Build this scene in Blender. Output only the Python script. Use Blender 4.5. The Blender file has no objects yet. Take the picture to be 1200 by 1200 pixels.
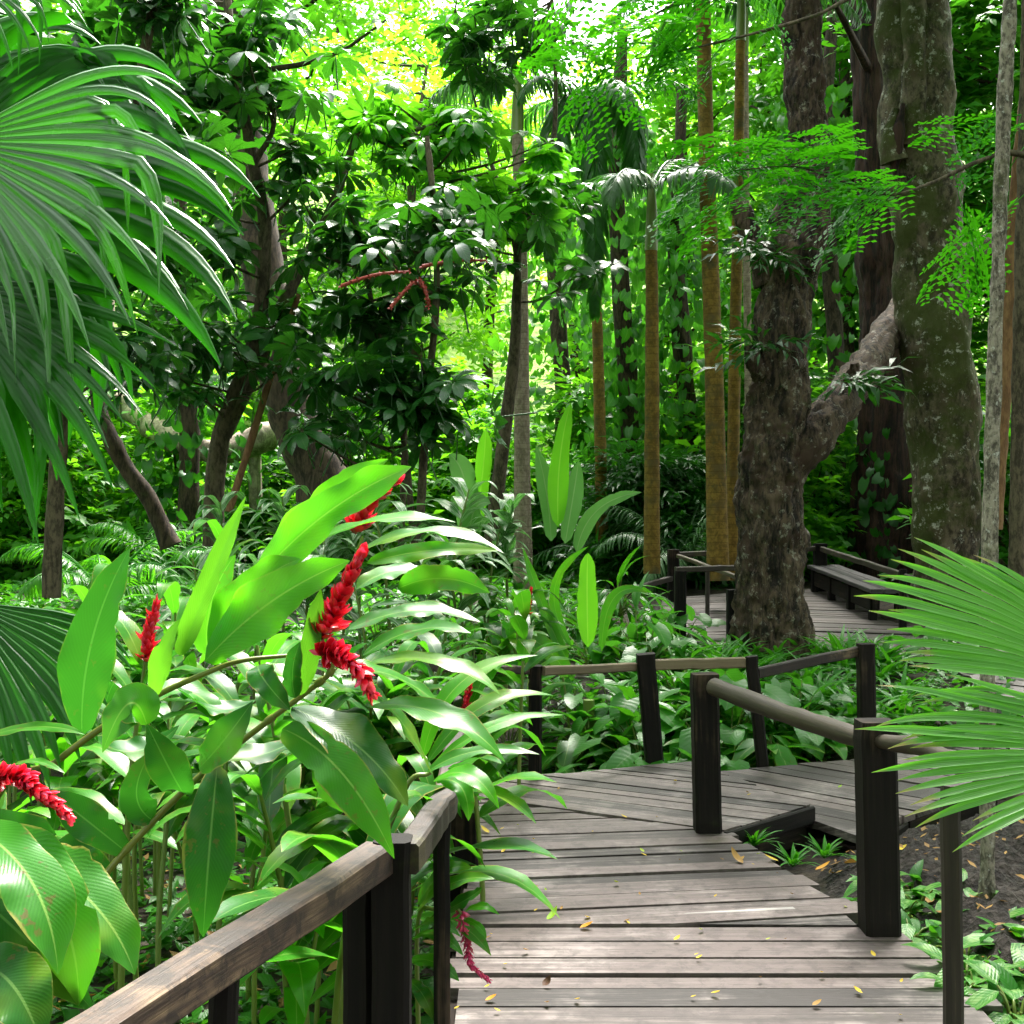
import bpy, math, random
import numpy as np
from mathutils import noise as mnoise, Vector

# ------------------------------------------------------------------ camera, sky, sun, exposure
SC = bpy.context.scene
COL = SC.collection
R = math.radians
CAMZ, FPX = 1.7, 1400.0          # eye height; focal length in pixels of the 1200 px photograph

cam = bpy.data.cameras.new('camera')
cam.sensor_width = 36.0
cam.lens = 36.0 * FPX / 1200.0
cam.clip_start, cam.clip_end = 0.05, 600.0
camo = bpy.data.objects.new('camera', cam)
COL.objects.link(camo)
camo.location = (0, 0, CAMZ)
camo.rotation_euler = (R(90), 0, 0)
SC.camera = camo

SUN_EL, SUN_AZ = 58.0, 18.0      # azimuth measured from +Y (straight ahead) towards +X
world = bpy.data.worlds.new('World')
SC.world = world
world.use_nodes = True
wn = world.node_tree
wn.nodes.clear()
sky = wn.nodes.new('ShaderNodeTexSky')
sky.sky_type = 'NISHITA'
sky.sun_disc = False
sky.sun_elevation = R(SUN_EL)
sky.sun_rotation = R(SUN_AZ)
sky.air_density = 1.0
sky.dust_density = 3.0
hsv = wn.nodes.new('ShaderNodeHueSaturation')
hsv.inputs['Saturation'].default_value = 0.15      # thin bright overcast
hsv.inputs['Value'].default_value = 1.0
bg = wn.nodes.new('ShaderNodeBackground')
bg.inputs['Strength'].default_value = 0.15
wo = wn.nodes.new('ShaderNodeOutputWorld')
wn.links.new(sky.outputs[0], hsv.inputs['Color'])
wn.links.new(hsv.outputs[0], bg.inputs['Color'])
wn.links.new(bg.outputs[0], wo.inputs['Surface'])

sun = bpy.data.lights.new('sun', 'SUN')
sun.energy = 3.5
sun.angle = R(24)
sun.color = (1.0, 0.95, 0.86)
suno = bpy.data.objects.new('sun', sun)
COL.objects.link(suno)
sd = Vector((math.sin(R(SUN_AZ)) * math.cos(R(SUN_EL)), math.cos(R(SUN_AZ)) * math.cos(R(SUN_EL)), math.sin(R(SUN_EL))))
suno.rotation_euler = sd.to_track_quat('Z', 'Y').to_euler()
suno.location = (0, 0, 40)

SC.view_settings.view_transform = 'Standard'
SC.view_settings.look = 'None'
SC.view_settings.exposure = 2.75
SC.view_settings.gamma = 1.0
SC.view_settings.use_curve_mapping = False
SC.render.engine = 'CYCLES'
SC.cycles.use_denoising = True
SC.cycles.max_bounces = 6
SC.cycles.diffuse_bounces = 3
SC.cycles.glossy_bounces = 2
SC.cycles.transmission_bounces = 4
SC.cycles.transparent_max_bounces = 4
SC.cycles.caustics_reflective = False
SC.cycles.caustics_refractive = False

# ------------------------------------------------------------------ helpers
def V3(*a): return np.array(a, float)
def P(px, py, d): return np.array([(px - 600) / FPX * d, d, CAMZ - (py - 600) / FPX * d])
def nrm(v):
    v = np.asarray(v, float)
    return v / (np.linalg.norm(v, axis=-1, keepdims=True) + 1e-12)
def smooth(a, b, x):
    t = np.clip((np.asarray(x, float) - a) / (b - a), 0, 1)
    return t * t * (3 - 2 * t)
UP = V3(0, 0, 1)

class MB:
    """collects quads of one mesh"""
    def __init__(self):
        self.V, self.F, self.U, self.K, self.M, self.n = [], [], [], [], [], 0
    def add(self, V, F, UV=None, rnd=0.5, mat=0):
        V = np.asarray(V, float).reshape(-1, 3); F = np.asarray(F, np.int64).reshape(-1, 4)
        self.V.append(V); self.F.append(F + self.n)
        self.U.append(np.zeros((len(V), 2)) if UV is None else np.asarray(UV, float))
        self.K.append(np.broadcast_to(np.asarray(rnd, float), (len(V),)).copy())
        self.M.append(np.full(len(F), mat, np.int32))
        self.n += len(V)
    def stamp(self, tpl, M, T, rnd=None, mat=0):
        M = np.asarray(M, float); T = np.asarray(T, float); N = len(T)
        if N == 0: return
        tv, tf, tu, tk = tpl
        VV = np.einsum('nij,vj->nvi', M, tv) + T[:, None, :]
        FF = tf[None] + (np.arange(N) * len(tv))[:, None, None]
        k = np.zeros((N, len(tv))) + tk[None]
        if rnd is not None: k = np.clip(k * 0.35 + np.asarray(rnd)[:, None] * 0.65, 0, 1)
        self.add(VV.reshape(-1, 3), FF.reshape(-1, 4), np.tile(tu, (N, 1)), k.reshape(-1), mat)
    def tpl(self):
        return (np.concatenate(self.V), np.concatenate(self.F), np.concatenate(self.U), np.concatenate(self.K))
    def build(self, name, mats, parent=None, smoothed=True):
        V = np.concatenate(self.V); F = np.concatenate(self.F); U = np.concatenate(self.U); K = np.concatenate(self.K)
        if parent is not None: V = V - np.array(parent.location)
        me = bpy.data.meshes.new(name)
        me.vertices.add(len(V)); me.loops.add(len(F) * 4); me.polygons.add(len(F))
        me.vertices.foreach_set('co', V.astype(np.float32).ravel())
        me.loops.foreach_set('vertex_index', F.astype(np.int32).ravel())
        me.polygons.foreach_set('loop_start', np.arange(0, len(F) * 4, 4, dtype=np.int32))
        me.polygons.foreach_set('loop_total', np.full(len(F), 4, np.int32))
        me.polygons.foreach_set('material_index', np.concatenate(self.M))
        me.polygons.foreach_set('use_smooth', np.full(len(F), bool(smoothed)))
        uv = me.uv_layers.new(name='uv')
        uv.data.foreach_set('uv', U[F.ravel()].astype(np.float32).ravel())
        at = me.attributes.new('rnd', 'FLOAT', 'POINT')
        at.data.foreach_set('value', K.astype(np.float32))
        me.update(); me.validate()
        for m in (mats if isinstance(mats, (list, tuple)) else [mats]): me.materials.append(m)
        o = bpy.data.objects.new(name, me)
        COL.objects.link(o)
        if parent is not None: o.parent = parent
        return o

def tag(o, label=None, cat=None, group=None, kind=None):
    if label: o['label'] = label
    if cat: o['category'] = cat
    if group: o['group'] = group
    if kind: o['kind'] = kind
    return o
def thing(name, label, cat, loc, group=None):
    o = bpy.data.objects.new(name, None)
    o.empty_display_size = 0.2
    COL.objects.link(o)
    o.location = [float(c) for c in loc]
    return tag(o, label, cat, group)
def copy_tree(o, parent=None):
    c = o.copy(); COL.objects.link(c)
    if parent is not None: c.parent = parent
    for ch in list(o.children): copy_tree(ch, c)
    return c

def frames(D, N):
    """matrices whose columns are side, along, normal"""
    Y = nrm(D); X = nrm(np.cross(Y, N)); Z = np.cross(X, Y)
    return np.stack([X, Y, Z], axis=-1)

def grid_faces(nr, nc):
    i = np.arange(nr - 1)[:, None] * nc + np.arange(nc - 1)[None]
    return np.stack([i, i + 1, i + 1 + nc, i + nc], -1).reshape(-1, 4)

def tpl_leaf(nl=4, nw=2, L=1.0, W=0.3, a=0.8, b=0.8, droop=0.6, fold=0.2, wave=0.0, ph=0.0, heart=False, k=0.5):
    v = np.linspace(0, 1, nl + 1); ang = -droop * v
    ds = L / nl
    y = np.concatenate([[0], np.cumsum(np.cos(ang[:-1]) * ds)]); z = np.concatenate([[0], np.cumsum(np.sin(ang[:-1]) * ds)])
    pr = np.clip(np.sin(np.pi * np.clip(v, 0, 1) ** a), 0, 1) ** b
    if heart: pr = np.clip((1 - v) ** 0.62 * (0.55 + 1.0 * v ** 0.5), 0, 1.2); pr[0] = 0.62
    pr = np.maximum(pr, 0.03)
    u = np.linspace(-1, 1, nw + 1)
    X = u[None] * (W / 2 * pr)[:, None]
    ab = np.abs(u)[None] * (W / 2 * pr)[:, None]
    off = fold * ab + wave * W * (np.abs(u) ** 2)[None] * np.sin(v * 14 + ph)[:, None]
    Y = y[:, None] - off * np.sin(ang)[:, None]
    if heart: Y = Y - (np.abs(u)[None] ** 1.5) * L * 0.22 * (1 - v)[:, None] ** 2
    Z = z[:, None] + off * np.cos(ang)[:, None]
    VV = np.stack([X, Y, Z], -1).reshape(-1, 3)
    UV = np.stack([np.broadcast_to((u + 1) / 2, X.shape), np.broadcast_to(v[:, None], X.shape)], -1).reshape(-1, 2)
    return (VV, grid_faces(nl + 1, nw + 1), UV, np.full(len(VV), k))

def catmull(pts, n):
    pts = np.asarray(pts, float)
    if len(pts) == 2: return pts[0] + (pts[1] - pts[0]) * np.linspace(0, 1, n)[:, None]
    q = np.vstack([2 * pts[0] - pts[1], pts, 2 * pts[-1] - pts[-2]])
    t = np.linspace(0, len(pts) - 1, n); i = np.minimum(t.astype(int), len(pts) - 2); f = (t - i)[:, None]
    p0, p1, p2, p3 = q[i], q[i + 1], q[i + 2], q[i + 3]
    return 0.5 * (2 * p1 + (p2 - p0) * f + (2 * p0 - 5 * p1 + 4 * p2 - p3) * f ** 2 + (3 * p1 - p0 - 3 * p2 + p3) * f ** 3)

def tube(mb, pts, rad, seg=8, n=None, rnd=0.5, lump=0.0, lscale=1.5, flute=0.0, nflute=7, mat=0, cap=True, seed=0.0, swap=False, fiss=0.0, fs=9.0):
    pts = np.asarray(pts, float)
    n = n or max(2, (len(pts) - 1) * 4 + 1)
    c = catmull(pts, n)
    rr = np.interp(np.linspace(0, 1, n), np.linspace(0, 1, len(rad)), rad)
    T = nrm(np.gradient(c, axis=0))
    ref = V3(0, 1, 0) if abs(T[0][1]) < 0.9 else V3(1, 0, 0)
    A = nrm(np.cross(T, ref)); B = np.cross(T, A)
    th = np.linspace(0, 2 * np.pi, seg + 1)
    L = np.concatenate([[0], np.cumsum(np.linalg.norm(np.diff(c, axis=0), axis=1))])
    dirs = A[:, None] * np.cos(th)[None, :, None] + B[:, None] * np.sin(th)[None, :, None]
    r = np.repeat(rr[:, None], seg + 1, 1)
    if flute: r = r * (1 + flute * np.sin(th * nflute + 1.5 * np.sin(L * 0.9)[:, None])[...])
    pos = c[:, None] + dirs * r[..., None]
    if lump:
        for i in range(n):
            for j in range(seg):
                q = pos[i, j] * lscale + seed
                e = lump * mnoise.fractal(Vector(q), 1.0, 2.0, 4)
                if fiss:
                    w = pos[i, j]; e += fiss * (0.5 - abs(mnoise.fractal(Vector((w[0] * fs, w[1] * fs, w[2] * fs * .28 + seed)), .7, 2.1, 4)) * 2.2)
                pos[i, j] += dirs[i, j] * e
            pos[i, seg] = pos[i, 0]
    UV = np.stack([np.broadcast_to(th / (2 * np.pi) * max(rad) * 6.28, r.shape), np.broadcast_to(L[:, None], r.shape)], -1)
    if swap: UV = UV[..., ::-1]
    mb.add(pos.reshape(-1, 3), grid_faces(n, seg + 1), UV.reshape(-1, 2), rnd, mat)
    if cap:
        for e in (0, n - 1):
            ring = pos[e]; ctr = c[e]
            VV = np.vstack([ring, np.repeat(ctr[None], seg + 1, 0)])
            F = np.array([[j, j + 1, seg + 2 + j, seg + 1 + j] for j in range(seg)])
            if e == 0: F = F[:, ::-1]
            mb.add(VV, F, np.tile([0.3, 0.3], (len(VV), 1)) + VV[:, :2] * 0.2, rnd, mat)
    return c

def pxpath(rows):
    """rows of (px, py, width_px, depth) -> points and radii"""
    return np.array([P(a, b, d) for a, b, w, d in rows]), [w * d / FPX / 2 for a, b, w, d in rows]

def prism(mb, poly, z0, z1, rnd=0.5, uvdir=(1, 0), seedv=0.0, bev=0.0, mat=0):
    """flat convex polygon (x, y) between two heights (z1 may be an array per corner)"""
    poly = np.asarray(poly, float); n = len(poly)
    z1 = np.broadcast_to(z1, (n,)); z0 = np.broadcast_to(z0, (n,))
    d = np.asarray(uvdir, float); d = d / np.hypot(*d); pe = np.array([-d[1], d[0]])
    uv = np.stack([poly @ d + seedv * 7.3, poly @ pe + seedv * 3.1], -1)
    top = np.column_stack([poly, z1]); bot = np.column_stack([poly, z0])
    ct, cb = top.mean(0), bot.mean(0)
    uc = uv.mean(0)
    for i in range(n):
        j = (i + 1) % n
        m = (top[i] + top[j]) / 2
        # top fan as quads: corner, edge middle, centre, previous edge middle
        k = (i - 1) % n
        mp = (top[i] + top[k]) / 2
        mb.add([ct, mp, top[i], m], [[0, 1, 2, 3]], [uc, (uv[i] + uv[k]) / 2, uv[i], (uv[i] + uv[j]) / 2], rnd, mat)
        mb.add([bot[i], bot[j], top[j], top[i]], [[0, 1, 2, 3]], [uv[i], uv[j], uv[j] + [0, .05], uv[i] + [0, .05]], rnd, mat)

def clip_half(poly, nrm2, off):
    out = []
    for i in range(len(poly)):
        a, b = poly[i], poly[(i + 1) % len(poly)]
        da, db = a @ nrm2 - off, b @ nrm2 - off
        if da >= 0: out.append(a)
        if da * db < 0: out.append(a + (b - a) * da / (da - db))
    return out

def beam(mb, a, b, w, h, up=UP, rnd=0.5, bev=0.008, mat=0, seg=6, jit=0.0, rng=None):
    """bevelled rectangular bar from a to b, slightly irregular along its length"""
    a = np.asarray(a, float); b = np.asarray(b, float)
    t = nrm(b - a); up = np.asarray(up, float)
    s = nrm(np.cross(t, up)); u = np.cross(s, t)
    hw, hh = w / 2, h / 2
    q = [(-hw + bev, -hh), (hw - bev, -hh), (hw, -hh + bev), (hw, hh - bev), (hw - bev, hh), (-hw + bev, hh), (-hw, hh - bev), (-hw, -hh + bev)]
    L = np.linalg.norm(b - a); ns = seg + 1
    per = np.concatenate([[0], np.cumsum([math.dist(q[i], q[(i + 1) % 8]) for i in range(8)])])
    rings, uvs = [], []
    for i in range(ns):
        f = i / seg; c = a + (b - a) * f
        if jit and rng is not None: c = c + s * rng.normal(0, jit) + u * rng.normal(0, jit)
        ring = [c + s * x + u * z for x, z in q]; ring.append(ring[0])
        rings.append(ring); uvs.append([[L * f, per[k]] for k in range(9)])
    mb.add(np.array(rings).reshape(-1, 3), grid_faces(ns, 9), np.array(uvs).reshape(-1, 2), rnd, mat)
    for e in (0, ns - 1):
        r = np.array(rings[e][:8]); c = r.mean(0)
        for k in range(4):
            i0, i1, i2 = (2 * k) % 8, (2 * k + 1) % 8, (2 * k + 2) % 8
            f = [[0, 1, 2, 3]] if e else [[3, 2, 1, 0]]
            mb.add([r[i0], r[i1], r[i2], c], f, [[0, 0], [0, .05], [.05, .05], [.05, 0]], rnd, mat)

# ------------------------------------------------------------------ materials
class NT:
    def __init__(self, name):
        self.m = bpy.data.materials.new(name); self.m.use_nodes = True
        self.t = self.m.node_tree; self.t.nodes.clear()
        self.out = self.t.nodes.new('ShaderNodeOutputMaterial')
    def n(self, typ, **kw):
        nd = self.t.nodes.new('ShaderNode' + typ)
        for k, v in kw.items(): setattr(nd, k, v)
        return nd
    def l(self, a, b): self.t.links.new(a, b)
    def val(self, sock, v):
        if hasattr(v, 'is_linked') or isinstance(v, bpy.types.NodeSocket): self.l(v, sock)
        else: sock.default_value = v
    def math(self, op, a, b=0.0, c=0.0, clamp=False):
        nd = self.n('Math', operation=op, use_clamp=clamp)
        self.val(nd.inputs[0], a); self.val(nd.inputs[1], b); self.val(nd.inputs[2], c)
        return nd.outputs[0]
    def mix(self, f, a, b, blend='MIX'):
        nd = self.n('Mix', data_type='RGBA', blend_type=blend)
        nd.clamp_factor = True
        self.val(nd.inputs[0], f)
        for s, v in ((nd.inputs[6], a), (nd.inputs[7], b)):
            if isinstance(v, bpy.types.NodeSocket): self.l(v, s)
            else: s.default_value = (*v[:3], 1)
        return nd.outputs[2]
    def noise(self, vec, scale, detail=4, rough=0.55, dist=0.0):
        nd = self.n('TexNoise'); nd.inputs['Scale'].default_value = scale
        nd.inputs['Detail'].default_value = detail; nd.inputs['Roughness'].default_value = rough
        nd.inputs['Distortion'].default_value = dist
        if vec is not None: self.l(vec, nd.inputs['Vector'])
        return nd.outputs['Fac']
    def ramp(self, f, lo, hi):
        nd = self.n('MapRange', interpolation_type='SMOOTHSTEP')
        self.l(f, nd.inputs['Value']); nd.inputs['From Min'].default_value = lo; nd.inputs['From Max'].default_value = hi
        return nd.outputs[0]
    def scaled(self, vec, s):
        nd = self.n('Mapping'); nd.inputs['Scale'].default_value = s; self.l(vec, nd.inputs['Vector']); return nd.outputs[0]
    def bump(self, h, strength, dist=0.02):
        nd = self.n('Bump'); nd.inputs['Strength'].default_value = strength; nd.inputs['Distance'].default_value = dist
        self.l(h, nd.inputs['Height']); return nd.outputs[0]
    def attr(self, name): return self.n('Attribute', attribute_name=name).outputs['Fac']
    def obj(self): return self.n('TexCoord').outputs['Object']
    def uv(self): return self.n('UVMap', uv_map='uv').outputs[0]
    def pos(self): return self.n('NewGeometry').outputs['Position']
    def principled(self, col, rough, spec=0.5, normal=None):
        p = self.n('BsdfPrincipled')
        self.val(p.inputs['Base Color'], (*col, 1) if isinstance(col, tuple) else col)
        self.val(p.inputs['Roughness'], rough)
        p.inputs['Specular IOR Level'].default_value = spec
        if normal is not None: self.l(normal, p.inputs['Normal'])
        return p

def leafmat(name, c0, c1, tcol, tr=0.32, rough=0.36, vein=0.5, nvein=40, rib=None, ribw=0.035, spec=0.3, tip=None, stripe=None, bump=0.22, ridges=0, wear=0.0):
    def deep(c): return (c[0] * .56, c[1] * .94, c[2] * .38) if c[1] > c[0] * 1.25 and c[1] > c[2] * 1.25 else c
    c0, c1, tcol = deep(c0), deep(c1), deep(tcol)
    k = NT(name)
    sep = k.n('SeparateXYZ'); k.l(k.uv(), sep.inputs[0])
    au = k.math('ABSOLUTE', k.math('SUBTRACT', sep.outputs[0], 0.5))
    info = k.n('ObjectInfo').outputs['Random']
    f = k.math('ADD', k.math('MULTIPLY', k.attr('rnd'), 0.75), k.math('MULTIPLY', info, 0.25))
    ns = k.noise(k.obj(), 9.0, 3)
    f = k.math('ADD', f, k.math('MULTIPLY', k.math('SUBTRACT', ns, 0.5), 0.5), clamp=True)
    col = k.mix(f, c0, c1)
    vs = k.math('SINE', k.math('MULTIPLY', k.math('SUBTRACT', sep.outputs[1], k.math('MULTIPLY', au, 0.45)), float(nvein) * 5))
    vs = k.math('ADD', k.math('MULTIPLY', vs, 0.5), 0.5)
    if vein: col = k.mix(k.math('MULTIPLY', vs, vein * 0.35), col, tuple(min(1, x * 1.9 + .01) for x in c1))
    if stripe is not None:
        sf = k.ramp(k.noise(k.scaled(k.uv(), (9.0, 2.2, 1.0)), 1.6, 2), 0.47, 0.6)
        col = k.mix(k.math('MULTIPLY', sf, 0.85), col, stripe)
    if rib is not None:
        rf = k.math('SUBTRACT', 1.0, k.ramp(au, ribw * 0.4, ribw))
        col = k.mix(k.math('MULTIPLY', rf, 0.8), col, rib)
    if tip is not None:
        tf = k.ramp(k.math('ADD', sep.outputs[1], k.math('MULTIPLY', k.math('SUBTRACT', ns, 0.5), 0.34)), 0.92, 1.0)
        col = k.mix(tf, col, tip)
    if wear:
        w1 = k.noise(k.obj(), 46.0, 3, 0.6); w2 = k.noise(k.obj(), 11.0, 4, 0.6)
        sp = k.math('MULTIPLY', k.ramp(w1, 0.59, 0.64), k.ramp(w2, 0.46, 0.58))
        ed = k.ramp(k.math('ADD', au, k.math('MULTIPLY', k.math('SUBTRACT', w2, 0.5), 0.22)), 0.465, 0.505)
        yl = k.ramp(k.noise(k.obj(), 5.0, 2), 0.52, 0.68)
        col = k.mix(k.math('MULTIPLY', yl, 0.45 * wear), col, (0.17, 0.24, 0.018))
        col = k.mix(k.math('MULTIPLY', ed, 0.75 * wear), col, (0.26, 0.22, 0.05))
        col = k.mix(k.math('MULTIPLY', sp, 0.8 * wear), col, (0.10, 0.06, 0.02))
    hh = vs
    if ridges: hh = k.math('SINE', k.math('MULTIPLY', k.math('ADD', sep.outputs[0], k.math('MULTIPLY', k.attr('rnd'), 0.3)), float(ridges)))
    nb = k.bump(hh, bump, 0.004)
    p = k.principled(col, k.math('ADD', rough - 0.06, k.math('MULTIPLY', ns, 0.16)), spec, nb)
    t = k.n('BsdfTranslucent')
    tc = k.mix(0.35, tcol, k.mix(0.5, col, tcol))
    k.l(tc, t.inputs[0])
    ms = k.n('MixShader'); ms.inputs[0].default_value = tr
    k.l(p.outputs[0], ms.inputs[1]); k.l(t.outputs[0], ms.inputs[2]); k.l(ms.outputs[0], k.out.inputs[0])
    return k.m

def barkmat(name, c0, c1, c2=None, moss=None, mossf=0.0, scale=6.0, stretch=0.25, bump=0.8, rings=0.0, lichen=None, rough=0.85, ringcol=None):
    k = NT(name)
    ps = k.scaled(k.obj(), (1, 1, stretch))
    n1 = k.math('ADD', k.math('MULTIPLY', k.noise(ps, scale, 9, 0.72, 0.6), 0.6), k.math('MULTIPLY', k.noise(ps, scale * 3.1, 6, 0.7), 0.4))
    n2 = k.noise(k.obj(), scale * 0.35, 4)
    col = k.mix(k.ramp(n1, 0.42, 0.58), c0, c1)
    if c2 is not None: col = k.mix(k.ramp(n2, 0.5, 0.68), col, c2)
    h = n1
    if rings:
        sep = k.n('SeparateXYZ'); k.l(k.uv(), sep.inputs[0])
        w = k.math('FRACT', k.math('MULTIPLY', k.math('ADD', sep.outputs[1], k.math('MULTIPLY', n2, 0.05)), rings))
        rg = k.math('SUBTRACT', 1.0, k.ramp(k.math('ABSOLUTE', k.math('SUBTRACT', w, 0.5)), 0.02, 0.10))
        col = k.mix(k.math('MULTIPLY', rg, 0.4), col, ringcol or tuple(x * 0.55 for x in c0))
        h = k.math('SUBTRACT', k.math('MULTIPLY', n1, 0.5), rg)
    if moss is not None:
        mf = k.ramp(k.noise(k.obj(), scale * 0.28, 6, 0.7), 0.62 - mossf * 0.3, 0.72 - mossf * 0.2)
        col = k.mix(k.math('MULTIPLY', mf, 0.85), col, moss)
    if lichen is not None:
        lf = k.ramp(k.noise(k.obj(), scale * 1.3, 6, 0.75), 0.56, 0.64)
        col = k.mix(k.math('MULTIPLY', lf, 0.7), col, lichen)
    p = k.principled(col, rough, 0.3, k.bump(h, bump, 0.03))
    k.l(p.outputs[0], k.out.inputs[0])
    return k.m

def woodmat(name, dark, mid, pale, palef=0.5, moss=None, mossf=0.0, rough=0.62, grain=1.0, contrast=1.0, spec=0.4, blotch=0.0):
    """weathered timber; u runs along the grain"""
    k = NT(name)
    uv = k.uv()
    g = k.noise(k.scaled(uv, (1.6 * grain, 38.0 * grain, 1)), 1.0, 6, 0.65, 0.3)
    g2 = k.noise(k.scaled(uv, (5.0, 160.0, 1)), 1.0, 4, 0.7)
    big = k.noise(k.pos(), 1.7, 5, 0.65)
    sm = k.noise(k.pos(), 9.0, 5, 0.7)
    rn = k.attr('rnd')
    f = k.math('ADD', k.math('MULTIPLY', g, 0.55), k.math('MULTIPLY', rn, 0.45))
    col = k.mix(k.ramp(f, 0.3, 0.72), dark, mid)
    pf = k.math('MULTIPLY', k.ramp(k.math('ADD', k.math('MULTIPLY', big, 0.7), k.math('MULTIPLY', g, 0.45)), 0.72 - palef * 0.24, 0.92 - palef * 0.24), 0.8)
    col = k.mix(pf, col, pale)
    col = k.mix(k.math('MULTIPLY', k.ramp(g2, 0.58, 0.72), 0.55 * contrast), col, dark)
    st = k.ramp(sm, 0.56, 0.72)
    col = k.mix(k.math('MULTIPLY', st, 0.35 * contrast), col, dark)
    if blotch:
        bl = k.ramp(k.noise(k.pos(), 13.0, 6, 0.72, 0.6), 0.47, 0.60)
        col = k.mix(k.math('MULTIPLY', bl, blotch), col, dark)
    if moss is not None:
        mf = k.ramp(k.noise(k.pos(), 2.3, 6, 0.72), 0.64 - mossf * 0.25, 0.78 - mossf * 0.2)
        col = k.mix(k.math('MULTIPLY', mf, 0.75), col, moss)
    h = k.math('ADD', k.math('MULTIPLY', g, 0.6), k.math('MULTIPLY', g2, 0.5))
    p = k.principled(col, k.math('ADD', rough - 0.1, k.math('MULTIPLY', big, 0.25)), spec, k.bump(h, 0.5, 0.006))
    k.l(p.outputs[0], k.out.inputs[0])
    return k.m

def plainmat(name, c0, c1, rough=0.5, tr=0.0, scale=12.0, spec=0.5, bump=0.2):
    k = NT(name)
    n1 = k.noise(k.obj(), scale, 4)
    col = k.mix(k.math('ADD', k.math('MULTIPLY', n1, 0.6), k.math('MULTIPLY', k.attr('rnd'), 0.45), clamp=True), c0, c1)
    p = k.principled(col, rough, spec, k.bump(n1, bump, 0.01))
    if tr:
        t = k.n('BsdfTranslucent'); k.l(col, t.inputs[0]); ms = k.n('MixShader'); ms.inputs[0].default_value = tr
        k.l(p.outputs[0], ms.inputs[1]); k.l(t.outputs[0], ms.inputs[2]); k.l(ms.outputs[0], k.out.inputs[0])
    else: k.l(p.outputs[0], k.out.inputs[0])
    return k.m

M = {}
M['ginger'] = leafmat('ginger_leaf', (0.030, 0.105, 0.022), (0.070, 0.200, 0.030), (0.20, 0.52, 0.03), 0.36, 0.30, 0.3, 40, rib=(0.20, 0.34, 0.07), ribw=0.03, bump=.07, wear=1.0, spec=.24)
M['ginger_bright'] = leafmat('ginger_leaf_young', (0.055, 0.200, 0.016), (0.10, 0.27, 0.022), (0.24, 0.64, 0.02), 0.48, 0.32, 0.3, 36, bump=.13, wear=.7, rib=(0.28, 0.44, 0.08), ribw=0.025)
M['ginger_dark'] = leafmat('ginger_leaf_old', (0.014, 0.060, 0.020), (0.030, 0.105, 0.026), (0.07, 0.26, 0.03), 0.28, 0.28, 0.3, 40, rib=(0.12, 0.24, 0.06), ribw=0.03, bump=.07, wear=1.0, spec=.24)
M['varieg'] = leafmat('variegated_leaf', (0.035, 0.110, 0.045), (0.06, 0.17, 0.07), (0.2, 0.42, 0.12), 0.25, 0.34, 0.3, 30, stripe=(0.52, 0.58, 0.46))
M['banana'] = leafmat('banana_leaf', (0.060, 0.200, 0.02), (0.10, 0.28, 0.03), (0.38, 0.75, 0.04), 0.5, 0.36, 0.5, 60, rib=(0.3, 0.46, 0.1), ribw=0.04)
M['banana_pale'] = leafmat('banana_leaf_pale', (0.16, 0.24, 0.15), (0.20, 0.32, 0.17), (0.3, 0.5, 0.2), 0.25, 0.35, 0.6, 60, rib=(0.3, 0.4, 0.2), ribw=0.04)
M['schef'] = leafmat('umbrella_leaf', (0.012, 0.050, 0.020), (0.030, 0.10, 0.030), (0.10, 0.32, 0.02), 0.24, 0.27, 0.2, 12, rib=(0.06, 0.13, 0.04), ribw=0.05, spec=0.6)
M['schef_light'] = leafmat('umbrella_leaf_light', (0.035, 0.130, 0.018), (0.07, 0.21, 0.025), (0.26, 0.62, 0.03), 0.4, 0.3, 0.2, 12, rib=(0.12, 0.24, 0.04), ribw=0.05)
M['wood_far'] = leafmat('canopy_leaf', (0.040, 0.130, 0.014), (0.10, 0.24, 0.02), (0.40, 0.72, 0.04), 0.46, 0.4, 0.0, 10)
M['wood_yellow'] = leafmat('canopy_leaf_yellow', (0.10, 0.22, 0.018), (0.20, 0.34, 0.03), (0.62, 0.85, 0.06), 0.5, 0.42, 0.0, 10)
M['shrub'] = leafmat('shrub_leaf', (0.022, 0.085, 0.014), (0.055, 0.17, 0.02), (0.20, 0.50, 0.03), 0.36, 0.34, 0.2, 12)
M['shrub_dark'] = leafmat('shrub_leaf_dark', (0.010, 0.045, 0.014), (0.026, 0.085, 0.022), (0.08, 0.28, 0.02), 0.25, 0.32, 0.2, 12)
M['feather'] = leafmat('feathery_leaf', (0.030, 0.150, 0.012), (0.07, 0.26, 0.015), (0.22, 0.70, 0.02), 0.5, 0.42, 0.0, 8)
M['vine'] = leafmat('vine_leaf', (0.030, 0.110, 0.022), (0.06, 0.18, 0.035), (0.2, 0.5, 0.06), 0.34, 0.34, 0.1, 10, rib=(0.1, 0.2, 0.06), ribw=0.05)
M['palm'] = leafmat('palm_leaflet', (0.018, 0.065, 0.022), (0.04, 0.12, 0.03), (0.12, 0.35, 0.03), 0.28, 0.33, 0.0, 10)
M['palm_silver'] = leafmat('palm_leaflet_grey', (0.05, 0.085, 0.06), (0.10, 0.14, 0.11), (0.12, 0.3, 0.06), 0.2, 0.3, 0.0, 10)
M['fan_dark'] = leafmat('fan_palm_leaf', (0.010, 0.052, 0.008), (0.030, 0.120, 0.014), (0.07, 0.40, 0.01), 0.2, 0.28, 0.0, 10, spec=0.2, ridges=16, bump=0.25)
M['fan_sheen'] = leafmat('fan_palm_blade_sheen', (0.022, 0.090, 0.016), (0.075, 0.19, 0.05), (0.10, 0.42, 0.02), 0.2, 0.24, 0.0, 10, spec=0.6, ridges=16, bump=0.3)  # paler greens paint the bright highlights into these blades, besides the gloss
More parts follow.
